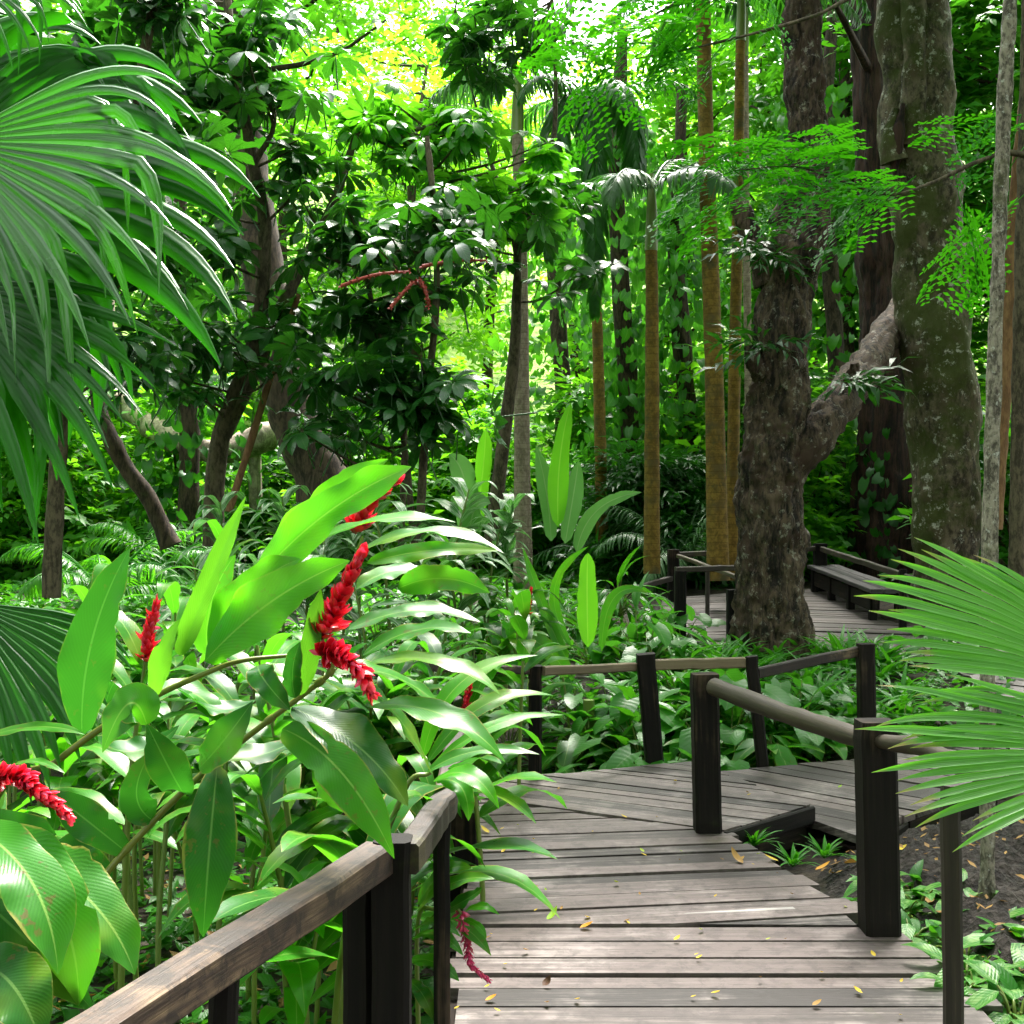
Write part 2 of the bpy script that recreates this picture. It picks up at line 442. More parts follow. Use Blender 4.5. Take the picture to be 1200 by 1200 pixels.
M['fan_light'] = leafmat('fan_palm_leaf_light', (0.075, 0.200, 0.04), (0.20, 0.36, 0.12), (0.32, 0.68, 0.06), 0.4, 0.30, 0.0, 10, tip=(0.30, 0.19, 0.06), spec=0.55, ridges=32, bump=0.3)
M['lily'] = leafmat('strap_leaf', (0.030, 0.120, 0.016), (0.07, 0.22, 0.025), (0.2, 0.55, 0.03), 0.32, 0.33, 0.0, 10, rib=(0.1, 0.26, 0.04), ribw=0.06)
M['cover'] = leafmat('ground_cover_leaf', (0.024, 0.10, 0.016), (0.06, 0.2, 0.024), (0.2, 0.5, 0.03), 0.3, 0.36, 0.1, 10)
M['speckled'] = leafmat('speckled_leaf', (0.03, 0.12, 0.02), (0.06, 0.2, 0.03), (0.2, 0.5, 0.05), 0.3, 0.34, 0.2, 14, stripe=(0.20, 0.34, 0.10))
M['dry'] = leafmat('dry_leaf', (0.18, 0.09, 0.03), (0.40, 0.24, 0.06), (0.4, 0.2, 0.03), 0.2, 0.6, 0.2, 12)
M['yellow'] = leafmat('yellow_leaf', (0.52, 0.34, 0.02), (0.68, 0.50, 0.04), (0.6, 0.4, 0.02), 0.25, 0.5, 0.1, 10)
M['orange'] = leafmat('orange_leaf', (0.55, 0.20, 0.01), (0.62, 0.30, 0.02), (0.6, 0.25, 0.01), 0.25, 0.5, 0.1, 10)
M['green_fallen'] = leafmat('green_fallen_leaf', (0.3, 0.4, 0.03), (0.45, 0.5, 0.05), (0.4, 0.45, 0.02), 0.25, 0.5, 0.1, 10)
M['brown'] = leafmat('brown_leaf', (0.06, 0.025, 0.012), (0.11, 0.05, 0.02), (0.1, 0.05, 0.02), 0.1, 0.6, 0.1, 10)
M['stem'] = plainmat('green_stem', (0.07, 0.13, 0.02), (0.16, 0.20, 0.03), 0.4)
M['stem_olive'] = plainmat('olive_stem', (0.085, 0.10, 0.014), (0.17, 0.19, 0.025), 0.38)
def bractmat(name, base, mid, tipc):
    k = NT(name); sep = k.n('SeparateXYZ'); k.l(k.uv(), sep.inputs[0]); v = sep.outputs[1]
    n1 = k.noise(k.obj(), 60.0, 3)
    v2 = k.math('ADD', v, k.math('MULTIPLY', k.math('SUBTRACT', k.attr('rnd'), 0.5), 0.5))
    col = k.mix(k.ramp(v2, 0.05, 0.5), base, mid); col = k.mix(k.ramp(v2, 0.62, 1.05), col, tipc)
    p = k.principled(col, 0.3, 0.45, k.bump(n1, 0.2, 0.004)); t = k.n('BsdfTranslucent'); k.l(col, t.inputs[0]); ms = k.n('MixShader'); ms.inputs[0].default_value = 0.28
    k.l(p.outputs[0], ms.inputs[1]); k.l(t.outputs[0], ms.inputs[2]); k.l(ms.outputs[0], k.out.inputs[0]); return k.m
M['red'] = bractmat('red_bract', (0.22, 0.002, 0.006), (0.70, 0.007, 0.024), (0.86, 0.045, 0.11))
M['pink'] = bractmat('pink_bract', (0.50, 0.02, 0.12), (0.74, 0.05, 0.20), (0.85, 0.18, 0.32))
M['red_plain'] = plainmat('red_bract', (0.52, 0.004, 0.012), (0.78, 0.012, 0.03), 0.34, 0.25, 40.0, 0.4)
M['bract_tip'] = plainmat('pale_bract', (0.75, 0.03, 0.12), (0.85, 0.10, 0.22), 0.34, 0.2, 40.0, 0.4)

M['deck'] = woodmat('boardwalk_timber', (0.016, 0.011, 0.010), (0.112, 0.084, 0.080), (0.29, 0.243, 0.232), 0.66, moss=(0.045, 0.044, 0.014), mossf=0.24, rough=0.52, contrast=1.6, blotch=.38)
M['deck_far'] = woodmat('boardwalk_timber_far', (0.03, 0.023, 0.02), (0.095, 0.075, 0.07), (0.18, 0.155, 0.145), 0.5, moss=(0.06, 0.07, 0.03), mossf=0.2, rough=0.58)
M['post'] = woodmat('dark_post_timber', (0.003, 0.0025, 0.0025), (0.017, 0.012, 0.010), (0.085, 0.056, 0.038), 0.52, moss=(0.02, 0.024, 0.008), mossf=0.12, rough=0.7, spec=0.15)
M['rail'] = woodmat('rail_timber', (0.008, 0.004, 0.003), (0.070, 0.040, 0.026), (0.24, 0.165, 0.095), 0.58, moss=(0.07, 0.065, 0.018), mossf=0.18, rough=0.6, blotch=.8)
M['rail_pale'] = woodmat('rail_timber_pale', (0.07, 0.05, 0.03), (0.19, 0.14, 0.085), (0.36, 0.29, 0.19), 0.45, moss=(0.08, 0.09, 0.02), mossf=0.2, rough=0.6)
M['log'] = woodmat('log_rail_timber', (0.016, 0.012, 0.008), (0.06, 0.044, 0.026), (0.17, 0.13, 0.08), 0.4, moss=(0.07, 0.075, 0.02), mossf=0.32, rough=0.6)
M['pale_strip_wood'] = woodmat('pale_timber', (0.14, 0.12, 0.115), (0.26, 0.235, 0.225), (0.42, 0.40, 0.385), 0.8, rough=0.5)
M['bench'] = woodmat('bench_timber', (0.03, 0.026, 0.028), (0.085, 0.075, 0.08), (0.16, 0.15, 0.16), 0.4, rough=0.5)

M['bark_moss'] = barkmat('mossy_bark', (0.018, 0.013, 0.008), (0.135, 0.104, 0.070), (0.065, 0.046, 0.024), moss=(0.036, 0.048, 0.004), mossf=0.70, scale=6, stretch=0.6, bump=0.8, lichen=(0.42, 0.41, 0.35))
M['bark_gnarl'] = barkmat('gnarled_bark', (0.008, 0.005, 0.004), (0.095, 0.063, 0.042), (0.045, 0.025, 0.016), moss=(0.04, 0.045, 0.012), mossf=0.1, scale=8, stretch=0.3, bump=1.0, lichen=(0.26, 0.235, 0.20))
M['bark_dark'] = barkmat('dark_red_bark', (0.006, 0.003, 0.003), (0.045, 0.020, 0.015), None, scale=9, stretch=0.1, bump=1.0)
M['bark_brown'] = barkmat('brown_bark', (0.014, 0.009, 0.006), (0.075, 0.050, 0.033), None, moss=(0.05, 0.055, 0.02), mossf=0.1, scale=10, stretch=0.3, bump=0.7)
M['bark_grey'] = barkmat('grey_bark', (0.055, 0.045, 0.035), (0.28, 0.24, 0.195), None, moss=(0.07, 0.07, 0.03), mossf=0.2, scale=22, stretch=0.5, bump=0.5, lichen=(0.48, 0.47, 0.44))
M['bark_pale'] = barkmat('pale_bark', (0.16, 0.125, 0.10), (0.42, 0.34, 0.28), None, scale=5, stretch=0.5, bump=0.5)
M['bark_sapling'] = barkmat('sapling_bark', (0.035, 0.026, 0.016), (0.12, 0.092, 0.060), None, moss=(0.06, 0.07, 0.02), mossf=0.15, scale=12, stretch=0.4, bump=0.5)
M['palm_grey'] = barkmat('ringed_grey_palm_bark', (0.15, 0.115, 0.085), (0.27, 0.215, 0.165), None, scale=12, stretch=0.5, bump=0.4, rings=12.0)
M['palm_orange'] = barkmat('ringed_ochre_palm_bark', (0.105, 0.062, 0.010), (0.21, 0.130, 0.022), (0.085, 0.064, 0.024), moss=(0.05, 0.05, 0.02), mossf=.3, scale=7, stretch=0.8, bump=0.22, rings=11.0)
M['bark_ochre'] = barkmat('ochre_bark', (0.13, 0.065, 0.03), (0.24, 0.13, 0.06), None, scale=10, stretch=0.3, bump=0.5)

def groundmat(name, c0, c1, c2, scale, bump, bscale=1.0):
    k = NT(name)
    p = k.pos()
    n1 = k.noise(p, scale, 10, 0.7); n2 = k.noise(p, scale * 0.2, 4)
    vo = k.n('TexVoronoi'); vo.inputs['Scale'].default_value = scale * 2.2; k.l(p, vo.inputs['Vector'])
    col = k.mix(k.ramp(n1, 0.35, 0.65), c0, c1)
    col = k.mix(k.math('MULTIPLY', k.ramp(n2, 0.5, 0.7), 0.6), col, c2)
    h = k.math('ADD', n1, k.math('MULTIPLY', vo.outputs['Distance'], 0.5))
    b = k.principled(col, 0.85, 0.3, k.bump(h, bump, 0.05 * bscale))
    k.l(b.outputs[0], k.out.inputs[0])
    return k.m
M['ground'] = groundmat('forest_floor', (0.014, 0.011, 0.008), (0.05, 0.036, 0.024), (0.03, 0.042, 0.014), 7.0, 0.9)
M['soil'] = groundmat('dark_soil', (0.010, 0.008, 0.007), (0.058, 0.046, 0.040), (0.024, 0.017, 0.012), 16.0, 1.0)
M['hill'] = groundmat('grassy_hill', (0.10, 0.20, 0.02), (0.20, 0.31, 0.035), (0.15, 0.25, 0.03), 1.2, 0.8, 6.0)

# ------------------------------------------------------------------ ground and hill
def gz(x, y):
    x = np.asarray(x, float); y = np.asarray(y, float)
    side = smooth(0.2, 1.6, x - 0.02 * y)
    near = -0.50 + side * 0.36 
    z = near - 0.1 * smooth(5.8, 6.6, y) * (1 - smooth(8.6, 9.6, y)) + (0.22 - near) * smooth(8.0, 11.8, y)
    z = z + np.clip(y - 12, 0, 14) * 0.04
    z = z + np.clip(y - 30, 0, 60) * 0.52 * smooth(28, 40, y)
    z = z + 0.50 * np.exp(-(((x - 5.7) / 0.95) ** 2 + ((y - 14.6) / 1.1) ** 2))
    return z
def gzs(x, y): return float(gz(x, y))

def sheet(name, x0, x1, y0, y1, nx, ny, mat, amp, fr, lift=0.0, lab=None):
    mb = MB()
    X, Y = np.meshgrid(np.linspace(x0, x1, nx), np.linspace(y0, y1, ny))
    Z = gz(X, Y) + lift
    for i in range(ny):
        for j in range(nx):
            Z[i, j] += amp * mnoise.fractal(Vector((X[i, j] * fr, Y[i, j] * fr, 0.3)), 1.0, 2.0, 5)
    mb.add(np.stack([X, Y, Z], -1).reshape(-1, 3), grid_faces(ny, nx), np.stack([X, Y], -1).reshape(-1, 2))
    o = mb.build(name, mat)
    return tag(o, lab, kind='structure')
sheet('ground', -60, 60, -12, 34, 180, 110, M['ground'], 0.05, 0.8, lab='dark forest floor under the tropical plants')
sheet('hill', -110, 110, 33.5, 100, 90, 60, M['hill'], 0.9, 0.15, lift=0.0, lab='sunlit grassy hillside behind the trees')

def soil_z(x, y):
    lump = mnoise.fractal(Vector((x * 5.5, y * 5.5, 0.0)), 0.7, 2.0, 5) + .55 * mnoise.noise(Vector((x * 17, y * 17, 3.0)))
    e = min(smooth(3.2, 4.6, y), 1 - smooth(6.45, 6.85, y - 0.75 * (x - 2)), smooth(1.32, 2.1, x), 1 - smooth(5, 6, x))
    return gzs(x, y) - 0.09 + e * (0.25 + 0.055 * lump)
def soil_bed():
    mb = MB(); nx, ny = 210, 200
    X, Y = np.meshgrid(np.linspace(1.3, 6.0, nx), np.linspace(3.2, 9.0, ny))
    Z = np.array([[soil_z(X[i, j], Y[i, j]) for j in range(nx)] for i in range(ny)])
    mb.add(np.stack([X, Y, Z], -1).reshape(-1, 3), grid_faces(ny, nx))
    tag(mb.build('soil_bed', M['soil']), 'lumpy dark soil mound beside the boardwalk', kind='structure')
soil_bed()

# ------------------------------------------------------------------ boardwalks
def planks(mb, poly, d, width, zf, rng, gap=0.014, thick=0.045, endjit=0.03):
    poly = [np.asarray(p, float) for p in poly]
    d = np.asarray(d, float) / np.hypot(*d); n2 = np.array([-d[1], d[0]])
    offs = [p @ n2 for p in poly]
    o = min(offs) + 0.002; hi = max(offs)
    while o < hi - 0.02:
        w = width * rng.uniform(0.76, 1.22)
        q = clip_half(poly, n2, o)
        if len(q) >= 3: q = clip_half(q, -n2, -(min(o + w, hi) - gap * rng.uniform(0.4, 1.9)))
        if len(q) >= 3:
            q = np.array(q)
            al = q @ d; lo, hi2 = al.min(), al.max()
            q = q + d[None] * np.where(al > (lo + hi2) / 2, rng.normal(0, endjit), rng.normal(0, endjit))[:, None]
            # drop doubled corners
            keep = [i for i in range(len(q)) if np.hypot(*(q[i] - q[i - 1])) > 1e-4]
            q = q[keep]
            if len(q) >= 3:
                z = np.array([zf(*p) for p in q]) + rng.normal(0, 0.0032) + (q @ d - lo) * rng.normal(0, 0.0016)
                prism(mb, q, z - thick, z, rng.uniform(0, 1), d, rng.uniform(0, 5))
        o += w

def near_deck():
    rng = np.random.default_rng(4)
    root = thing('boardwalk', 'weathered grey plank boardwalk in the foreground bending to the right', None, (0.6, 4, 0))
    root['kind'] = 'structure'
    mb = MB()
    flat = lambda x, y: 0.0
    planks(mb, [(-.24, 1.6), (1.62, 1.6), (1.66, 4.3), (1.58, 4.90), (-.24, 4.90)], (1, 0), 0.15, flat, rng)
    planks(mb, [(-.24, 4.905), (1.5, 4.905), (1.47, 5.20), (-.22, 4.915)], (1, .165), 0.13, lambda x, y: 0.004, rng)
    planks(mb, [(-.22, 4.93), (1.47, 5.21), (1.39, 5.45), (1.14, 6.33), (-.20, 7.08)], (1, .13), 0.145, flat, rng)
    planks(mb, [(-.22, 7.10), (1.13, 6.35), (1.72, 6.90), (1.22, 8.12), (.15, 7.68), (-.24, 7.36)], (1.3, -.70), 0.15, lambda x, y: 0.006, rng, endjit=.008)
    s4 = lambda x, y: -0.075 + 0.02 * smooth(8, 12, y)
    planks(mb, [(1.20, 8.12), (1.70, 6.93), (1.92, 6.45), (2.3, 7.0), (3.2, 7.85), (3.9, 9.4), (2.4, 8.55)], (.7, -.66), 0.15, s4, rng, endjit=.012)
    mb.build('deck', M['deck'], root, smoothed=False)
    ws = MB(); prism(ws, [(.72, 5.022), (1.44, 5.115), (1.455, 5.155), (.74, 5.036)], .0, .0105, .9, (1, .1))  # thin pale sliver laid just above the planks
    ws.build('pale_strip', M['pale_strip_wood'], root, smoothed=False)
    js = MB()
    for a, b, z in (((-.20, 1.6), (-.20, 7.0), -.13), ((1.54, 1.6), (1.54, 4.85), -.13), ((.7, 1.6), (.7, 6.5), -.13), ((1.46, 5.0), (1.10, 6.28), -.13),
                    ((1.18, 6.42), (1.66, 6.88), -.13), ((1.68, 6.98), (1.25, 8.0), -.16), ((-.18, 7.3), (1.15, 8.0), -.13), ((1.95, 6.55), (2.3, 7.05), -.2), ((2.33, 7.1), (3.15, 7.85), -.2)):
        beam(js, (*a, z), (*b, z), 0.08, 0.15, rnd=rng.uniform())
    beam(js, (1.13, 6.325, -.045), (1.735, 6.885, -.045), .03, .10, rnd=.4)
    for x, y in ((-.2, 3), (-.2, 5), (1.5, 3.2), (1.45, 5.1), (1.1, 6.3), (1.66, 6.9), (2.2, 6.95), (1.2, 8.0), (0.1, 7.6)):
        beam(js, (x, y, -0.7), (x, y, -0.21), 0.12, 0.12, up=(0, 1, 0))
    js.build('joist', M['post'], root, smoothed=False)
near_deck()

def fz(x, y): return 0.3 + 0.05 * (y - 11.9)
def far_deck():
    rng = np.random.default_rng(9)
    root = thing('far_boardwalk', 'dark plank platform among the trees beyond the plant bed', None, (3, 13, fz(3, 13)))
    root['kind'] = 'structure'
    mb = MB()
    planks(mb, [(1.5, 12.75), (2.55, 12.2), (3.0, 13.2), (3.4, 17.1), (2.05, 16.3)], (1, .18), 0.16, fz, rng, endjit=.02)
    planks(mb, [(2.60, 12.25), (3.6, 11.5), (5.6, 10.9), (6.2, 12.4), (4.75, 14), (4.5, 17.4), (3.42, 17.1), (3.02, 13.2)], (1, -.25), 0.16, fz, rng, endjit=.02)
    ramp = lambda x, y: -0.06 + (fz(5, 10.9) + 0.06) * float(smooth(8.8, 10.9, y))
    planks(mb, [(3.25, 7.9), (4.3, 8.6), (5.7, 10.85), (4.1, 11.2), (3.92, 9.42)], (.9, -.4), 0.16, ramp, rng, endjit=.02)
    mb.build('deck', M['deck_far'], root, smoothed=False)
    js = MB()
    for a, b in (((1.5, 12.7), (2.55, 12.15)), ((2.6, 12.2), (3.6, 11.45)), ((3.6, 11.45), (5.6, 10.85)), ((1.46, 12.8), (2.0, 16.3))):
        beam(js, (*a, fz(*a) - .16), (*b, fz(*b) - .16), 0.07, 0.22)
    js.build('joist', M['post'], root, smoothed=False)
far_deck()

# ------------------------------------------------------------------ railings and bench
def post(root, base, top, w, mat='post', rng=None, d=None, rnd=None, name='post'):
    mb = MB()
    base = np.asarray(base, float); top = np.asarray(top, float)
    beam(mb, base, top, w, d or w, up=(0, 1, 0), rnd=0.3 if rnd is None else rnd, bev=0.014, seg=12, jit=0.0013, rng=rng or np.random.default_rng(1))
    return mb.build(name, M[mat], root, smoothed=False)
def bar(root, a, b, w, h, mat='rail', rnd=0.5, name='handrail', seg=10, jit=0.0018, bev=0.008):
    mb = MB(); beam(mb, a, b, w, h, rnd=rnd, seg=seg, jit=jit, rng=np.random.default_rng(int(abs(a[0] * 97 + a[1] * 31) * 10)), bev=bev)
    return mb.build(name, M[mat], root, smoothed=False)

def railings():
    # left foreground run
    r = thing('railing', 'weathered brown timber railing at lower left with dark square posts', 'railing', (-.3, 3.1, 0))
    ra, rb = V3(-.86, 1.62, .795), V3(-.345, 3.10, .80)
    bar(r, ra, rb, .085, .082, 'rail', .55)
    post(r, (-.315, 3.13, -.5), (-.315, 3.13, .846), .098)
    post(r, (-.405, 3.15, -.5), (-.405, 3.15, .755), .075)
    post(r, (-.585, 2.42, -.5), (-.585, 2.42, .752), .055)
    bar(r, (-.275, 3.10, .80), (-.205, 3.72, .80), .07, .08, 'rail', .3)
    post(r, (-.215, 3.66, -.5), (-.215, 3.66, .757), .05)
    bar(r, (-.208, 3.76, .80), (-.235, 5.60, .80), .07, .08, 'rail', .35)
    post(r, (-.24, 5.70, -.5), (-.24, 5.70, .86), .16)
    # railing along the far edge of the near deck
    r = thing('railing', 'low railing with leaning dark posts behind the bend of the boardwalk', 'railing', (.8, 8, 0))
    tops = [(627, 780, 912, 7.66, 627, .085), (756, 766, 884, 8.35, 766, .125), (880, 769, 889, 8.42, 893, .08), (1014, 754, 868, 9.0, 1016, .12)]
    tp = []
    for tx, ty, by, d, bx, w in tops:
        t = P(tx, ty, d); b = P(bx, by, d); b = b + (b - t) * .35; tp.append(t)
        post(r, b, t, w, rnd=.2 + .1 * len(tp))
    dz = V3(0, -.05, -.07)
    bar(r, P(505, 772, 6.9) + dz * .6, tp[0] + V3(-.045, -.02, -.03), .04, .055, 'rail', .5)
    bar(r, tp[0] + V3(.05, -.03, -.03), tp[1] + V3(-.07, -.02, -.09), .04, .06, 'rail_pale', .5)
    bar(r, tp[1] + V3(.065, -.02, -.075), tp[2] + V3(-.043, 0, -.045), .045, .075, 'rail_pale', .7)
    bar(r, tp[2] + V3(.043, 0, -.12), tp[3] + V3(-.063, 0, -.06), .045, .075, 'rail', .3)
    # right foreground run
    r = thing('railing', 'stout dark posts joined by a round log rail on the right of the boardwalk', 'railing', (1.5, 4.9, 0))
    post(r, (1.49, 4.84, -.02), (1.475, 4.86, .853), .142, rnd=.5)
    post(r, (1.045, 6.38, -.02), (1.028, 6.40, .835), .138, rnd=.45)
    mb = MB(); tube(mb, [(1.07, 6.30, .775), (1.26, 5.70, .755), (1.455, 4.98, .755)], [.050, .047, .043], seg=14, n=24, lump=.009, lscale=4, swap=True)
    mb.build('log_rail', M['log'], r)
    mb = MB(); tube(mb, [P(1032, 868, 4.8), P(1080, 876, 4.5), P(1132, 900, 3.95), P(1200, 934, 3.5), P(1290, 975, 3.1)], [.032, .033, .032, .03, .03], seg=12, n=36, lump=.01, lscale=4, swap=True)
    mb.build('log_rail', M['log'], r)
    post(r, (1.435, 3.86, -.5), (1.415, 3.86, .82), .058, 'log', rnd=.3)
    # platform railings beyond the plant bed
    r = thing('railing', 'small dark railing enclosing the near left end of the far platform', 'railing', (2, 13, fz(2, 13)))
    pts = {}
    for nm, px, ty, by, w in (('a', 797, 669, 748, .12), ('b', 869, 666, 744, .12), ('c', 858, 691, 760, .11)):
        d = 2793 / (by - 530); t = P(px, ty, d); b = P(px, by + 12, d); pts[nm] = t; post(r, b, t, w, rnd=.3)
    bar(r, pts['a'] + V3(-.05, 0, .012), pts['b'] + V3(.09, 0, .012), .07, .06, 'log', .4)
    bar(r, pts['c'] + V3(.058, 0, -.05), pts['c'] + V3(.5, .25, -.03), .05, .06, 'log', .3)
    r = thing('railing', 'long thin railing along the back of the far platform behind the bench', 'railing', (3, 16.5, fz(3, 16.5)))
    cs = [(789, 644, 16.0), (961, 637, 17.2), (1058, 667, 13.55), (1140, 700, 11.9)]
    tp = [P(*c) for c in cs]
    for t, w in zip(tp, (.15, .17, .08, .09)):
        post(r, (t[0], t[1], fz(t[0], t[1]) - .4), t, w)
    for i in range(3):
        o = V3(0, 0, -.07)
        u = nrm(tp[i + 1] - tp[i])
        bar(r, tp[i] + o + u * .09, tp[i + 1] + o - u * .09, .06, .07, 'log', .4)
    a, b = P(706, 701, 13.4), P(786, 678, 15.9)
    bar(r, a, b, .06, .07, 'log', .2)
    bar(r, tp[0] + V3(.05, -.09, -.08), P(866, 677, 13.35), .05, .05, 'log', .8)
    post(r, P(829, 724, 14.2), P(829, 664, 14.2), .05, 'log')
    # bench
    r = thing('bench', 'long backless dark timber bench on the far platform', 'bench', (4.5, 15, fz(4.5, 15)))
    p0, p1 = P(1028, 693, 14.0), P(952, 664, 17.2)
    u = nrm(p1 - p0); s = nrm(np.cross(u, UP))
    for k in range(3):
        o = s * (.0 + .155 * k)
        bar(r, p0 + o + V3(.0, 0, 0), p1 + o, .145, .05, 'bench', .3 + .2 * k, 'seat_slat')
    for f in (.06, .36, .66, .96):
        q = p0 + (p1 - p0) * f + V3(0, 0, -.03)
        mb = MB(); beam(mb, q + s * -.03, q + s * .34, .06, .07, rnd=.4)
        for o in (.0, .31):
            qq = q + s * o
            beam(mb, (qq[0], qq[1], fz(qq[0], qq[1])), qq, .09, .09, up=(0, 1, 0), rnd=.3)
        mb.build('leg_frame', M['post'], r, smoothed=False)
    mb = MB(); beam(mb, p0 + s * .0 + V3(0, 0, -.16), p1 + s * .0 + V3(0, 0, -.16), .03, .2); mb.build('front_board', M['post'], r, smoothed=False)
railings()

# ------------------------------------------------------------------ trees with bare trunks
def trunk_thing(name, label, cat, rows, mat, group=None, seg=24, n=None, lump=0.0, lscale=1.5, flute=0.0, nflute=7, extra=None, seed=0.0, fiss=0.0):
    pts, rad = pxpath(rows)
    base = pts[0]
    root = thing(name, label, cat, base, group)
    mb = MB()
    c = tube(mb, pts, rad, seg=seg, n=n or 40, lump=lump, lscale=lscale, flute=flute, nflute=nflute, seed=seed, fiss=fiss)
    for rws, lm in (extra or []):
        p2, r2 = pxpath(rws); tube(mb, p2, r2, seg=max(10, seg // 2), n=90 if fiss else 30, lump=lm, lscale=lscale * 1.6, seed=seed + 3, fiss=fiss * .8)
    mb.build('trunk', M[mat], root)
    return root, c

rngT = np.random.default_rng(77)
T_SCHEF8 = None
def umbrella(n=8, L=0.3, W=0.11, droop=0.9, seed=0):
    rng = np.random.default_rng(seed); mb = MB()
    for k in range(n):
        a = 2 * math.pi * (k + rng.uniform(-.2, .2)) / n
        t = tpl_leaf(4, 2, L * rng.uniform(.75, 1.1), W * rng.uniform(.85, 1.1), 1.45, .62, droop * rng.uniform(.7, 1.3), .15, k=rng.uniform(0, 1))
        el = rng.uniform(-.35, .25)
        d = V3(math.cos(a) * math.cos(el), math.sin(a) * math.cos(el), math.sin(el))
        mb.stamp(t, frames(d[None], UP[None]), np.array([d * 0.03]))
    tube(mb, [(0, 0, 0), (rng.uniform(-.1, .1), rng.uniform(-.1, .1), -.35)], [.006, .008], 4, 3, cap=False)
    return mb.tpl()
UMB = [umbrella(9, .30, .105, 1.0, 1), umbrella(8, .27, .095, 1.3, 2), umbrella(10, .32, .11, .8, 3)]
def twig(n=7, L=0.22, W=0.09, droop=0.5, seed=0, span=.45):
    rng = np.random.default_rng(seed); mb = MB()
    for k in range(n):
        f = (k + .5) / n; s = 1 if k % 2 else -1
        a = rng.uniform(.5, 1.1) * s if k < n - 1 else 0
        d = V3(math.sin(a), math.cos(a), rng.uniform(-.4, .25))
        t = tpl_leaf(2, 2, L * rng.uniform(.75, 1.15), W * rng.uniform(.85, 1.15), .8, .8, droop * rng.uniform(.5, 1.5), .15, k=rng.uniform(0, 1))
        mb.stamp(t, frames(nrm(d)[None], nrm(V3(rng.normal(0, .25), rng.normal(0, .25), 1))[None]), np.array([[0, f * span, -.1 * f * f]]))
    return mb.tpl()
TWIG = [twig(7, .24, .10, .6, 11), twig(8, .20, .085, .8, 12), twig(6, .28, .12, .5, 13)]
TWIG_LONG = [twig(9, .24, .055, .9, 14), twig(8, .28, .06, 1.0, 15)]
TWIG_BIG = [twig(7, .42, .17, .7, 16, .8), twig(6, .36, .16, .9, 17, .7)]

def build_limbs(l, mat, root):
    if len(l.V) > 95: return l.build('limb', mat, root)
    for i in range(len(l.V)):
        q = MB(); q.add(l.V[i], l.F[i] - sum(len(v) for v in l.V[:i]), l.U[i], l.K[i]); q.build('limb', mat, root)
def rand_dirs(rng, n, zlo=-.4, zhi=.5):
    a = rng.uniform(0, 2 * np.pi, n); z = rng.uniform(zlo, zhi, n)
    return np.stack([np.cos(a) * np.sqrt(1 - z * z), np.sin(a) * np.sqrt(1 - z * z), z], -1)

def leafy(mbF, tpls, centers, rng, per=8, spread=.4, size=(.8, 1.2), zlo=-.4, zhi=.5, tilt=.35, flat=1.0):
    centers = np.asarray(centers, float)
    C = np.repeat(centers, per, 0); n = len(C)
    D = rand_dirs(rng, n, zlo, zhi)
    off = D * (spread * rng.uniform(.1, 1, n))[:, None]; off[:, 2] *= flat
    N = nrm(UP + rng.normal(0, tilt, (n, 3)))
    Mx = frames(D, N) * rng.uniform(*size, n)[:, None, None]
    cl = np.repeat(rng.uniform(0, 1, len(centers)), per)
    rnd = np.clip(cl * .6 + rng.uniform(0, .4, n), 0, 1)
    w = rng.integers(0, len(tpls), n)
    for i, t in enumerate(tpls):
        s = w == i
        mbF.stamp(t, Mx[s], (C + off)[s], rnd[s])
def umbrellas(mbF, tpls, C, rng, size=(.8, 1.2), tilt=.3):
    C = np.asarray(C, float); n = len(C)
    a = rng.uniform(0, 2 * np.pi, n)
    Y = np.stack([np.cos(a), np.sin(a), np.zeros(n)], -1); N = nrm(UP + rng.normal(0, tilt, (n, 3)))
    Mx = frames(Y - N * (Y * N).sum(1, keepdims=True), N) * rng.uniform(*size, n)[:, None, None]
    w = rng.integers(0, len(tpls), n); rnd = rng.uniform(0, 1, n)
    for i, t in enumerate(tpls):
        s = w == i; mbF.stamp(t, Mx[s], C[s], rnd[s])
def limbs(mbL, trunk, centers, rng, r=.03, every=1, sag=.15):
    trunk = np.asarray(trunk)
    for i, c in enumerate(centers):
        if i % every: continue
        q = trunk[trunk[:, 2] < c[2] + .1]
        if len(q) == 0: q = trunk
        d = np.linalg.norm(q - c, axis=1) + np.abs((c[2] - q[:, 2]) - .35 * np.linalg.norm(q[:, :2] - c[:2], axis=1)) * .8
        a = q[np.argmin(d)]
        L = np.linalg.norm(c - a)
        m = (a + c) / 2 + rng.normal(0, .08, 3) * L + V3(0, 0, -sag * .3 * L)
        tube(mbL, [a, m, c], [r * min(1.6, .5 + L * .25), r * .7, r * .3], 5, 7, cap=False)
def blob(rng, blobs):
    """blobs of (px, py, d, rx_px, ry_px, rd, n) -> points"""
    out = []
    for px, py, d, rx, ry, rd, n in blobs:
        q = rng.normal(0, 1, (n, 3)); q = nrm(q) * (rng.uniform(0, 1, n) ** .45)[:, None]
        for k in q: out.append(P(px + k[0] * rx, py + k[1] * ry, d + k[2] * rd))
    return np.array(out)

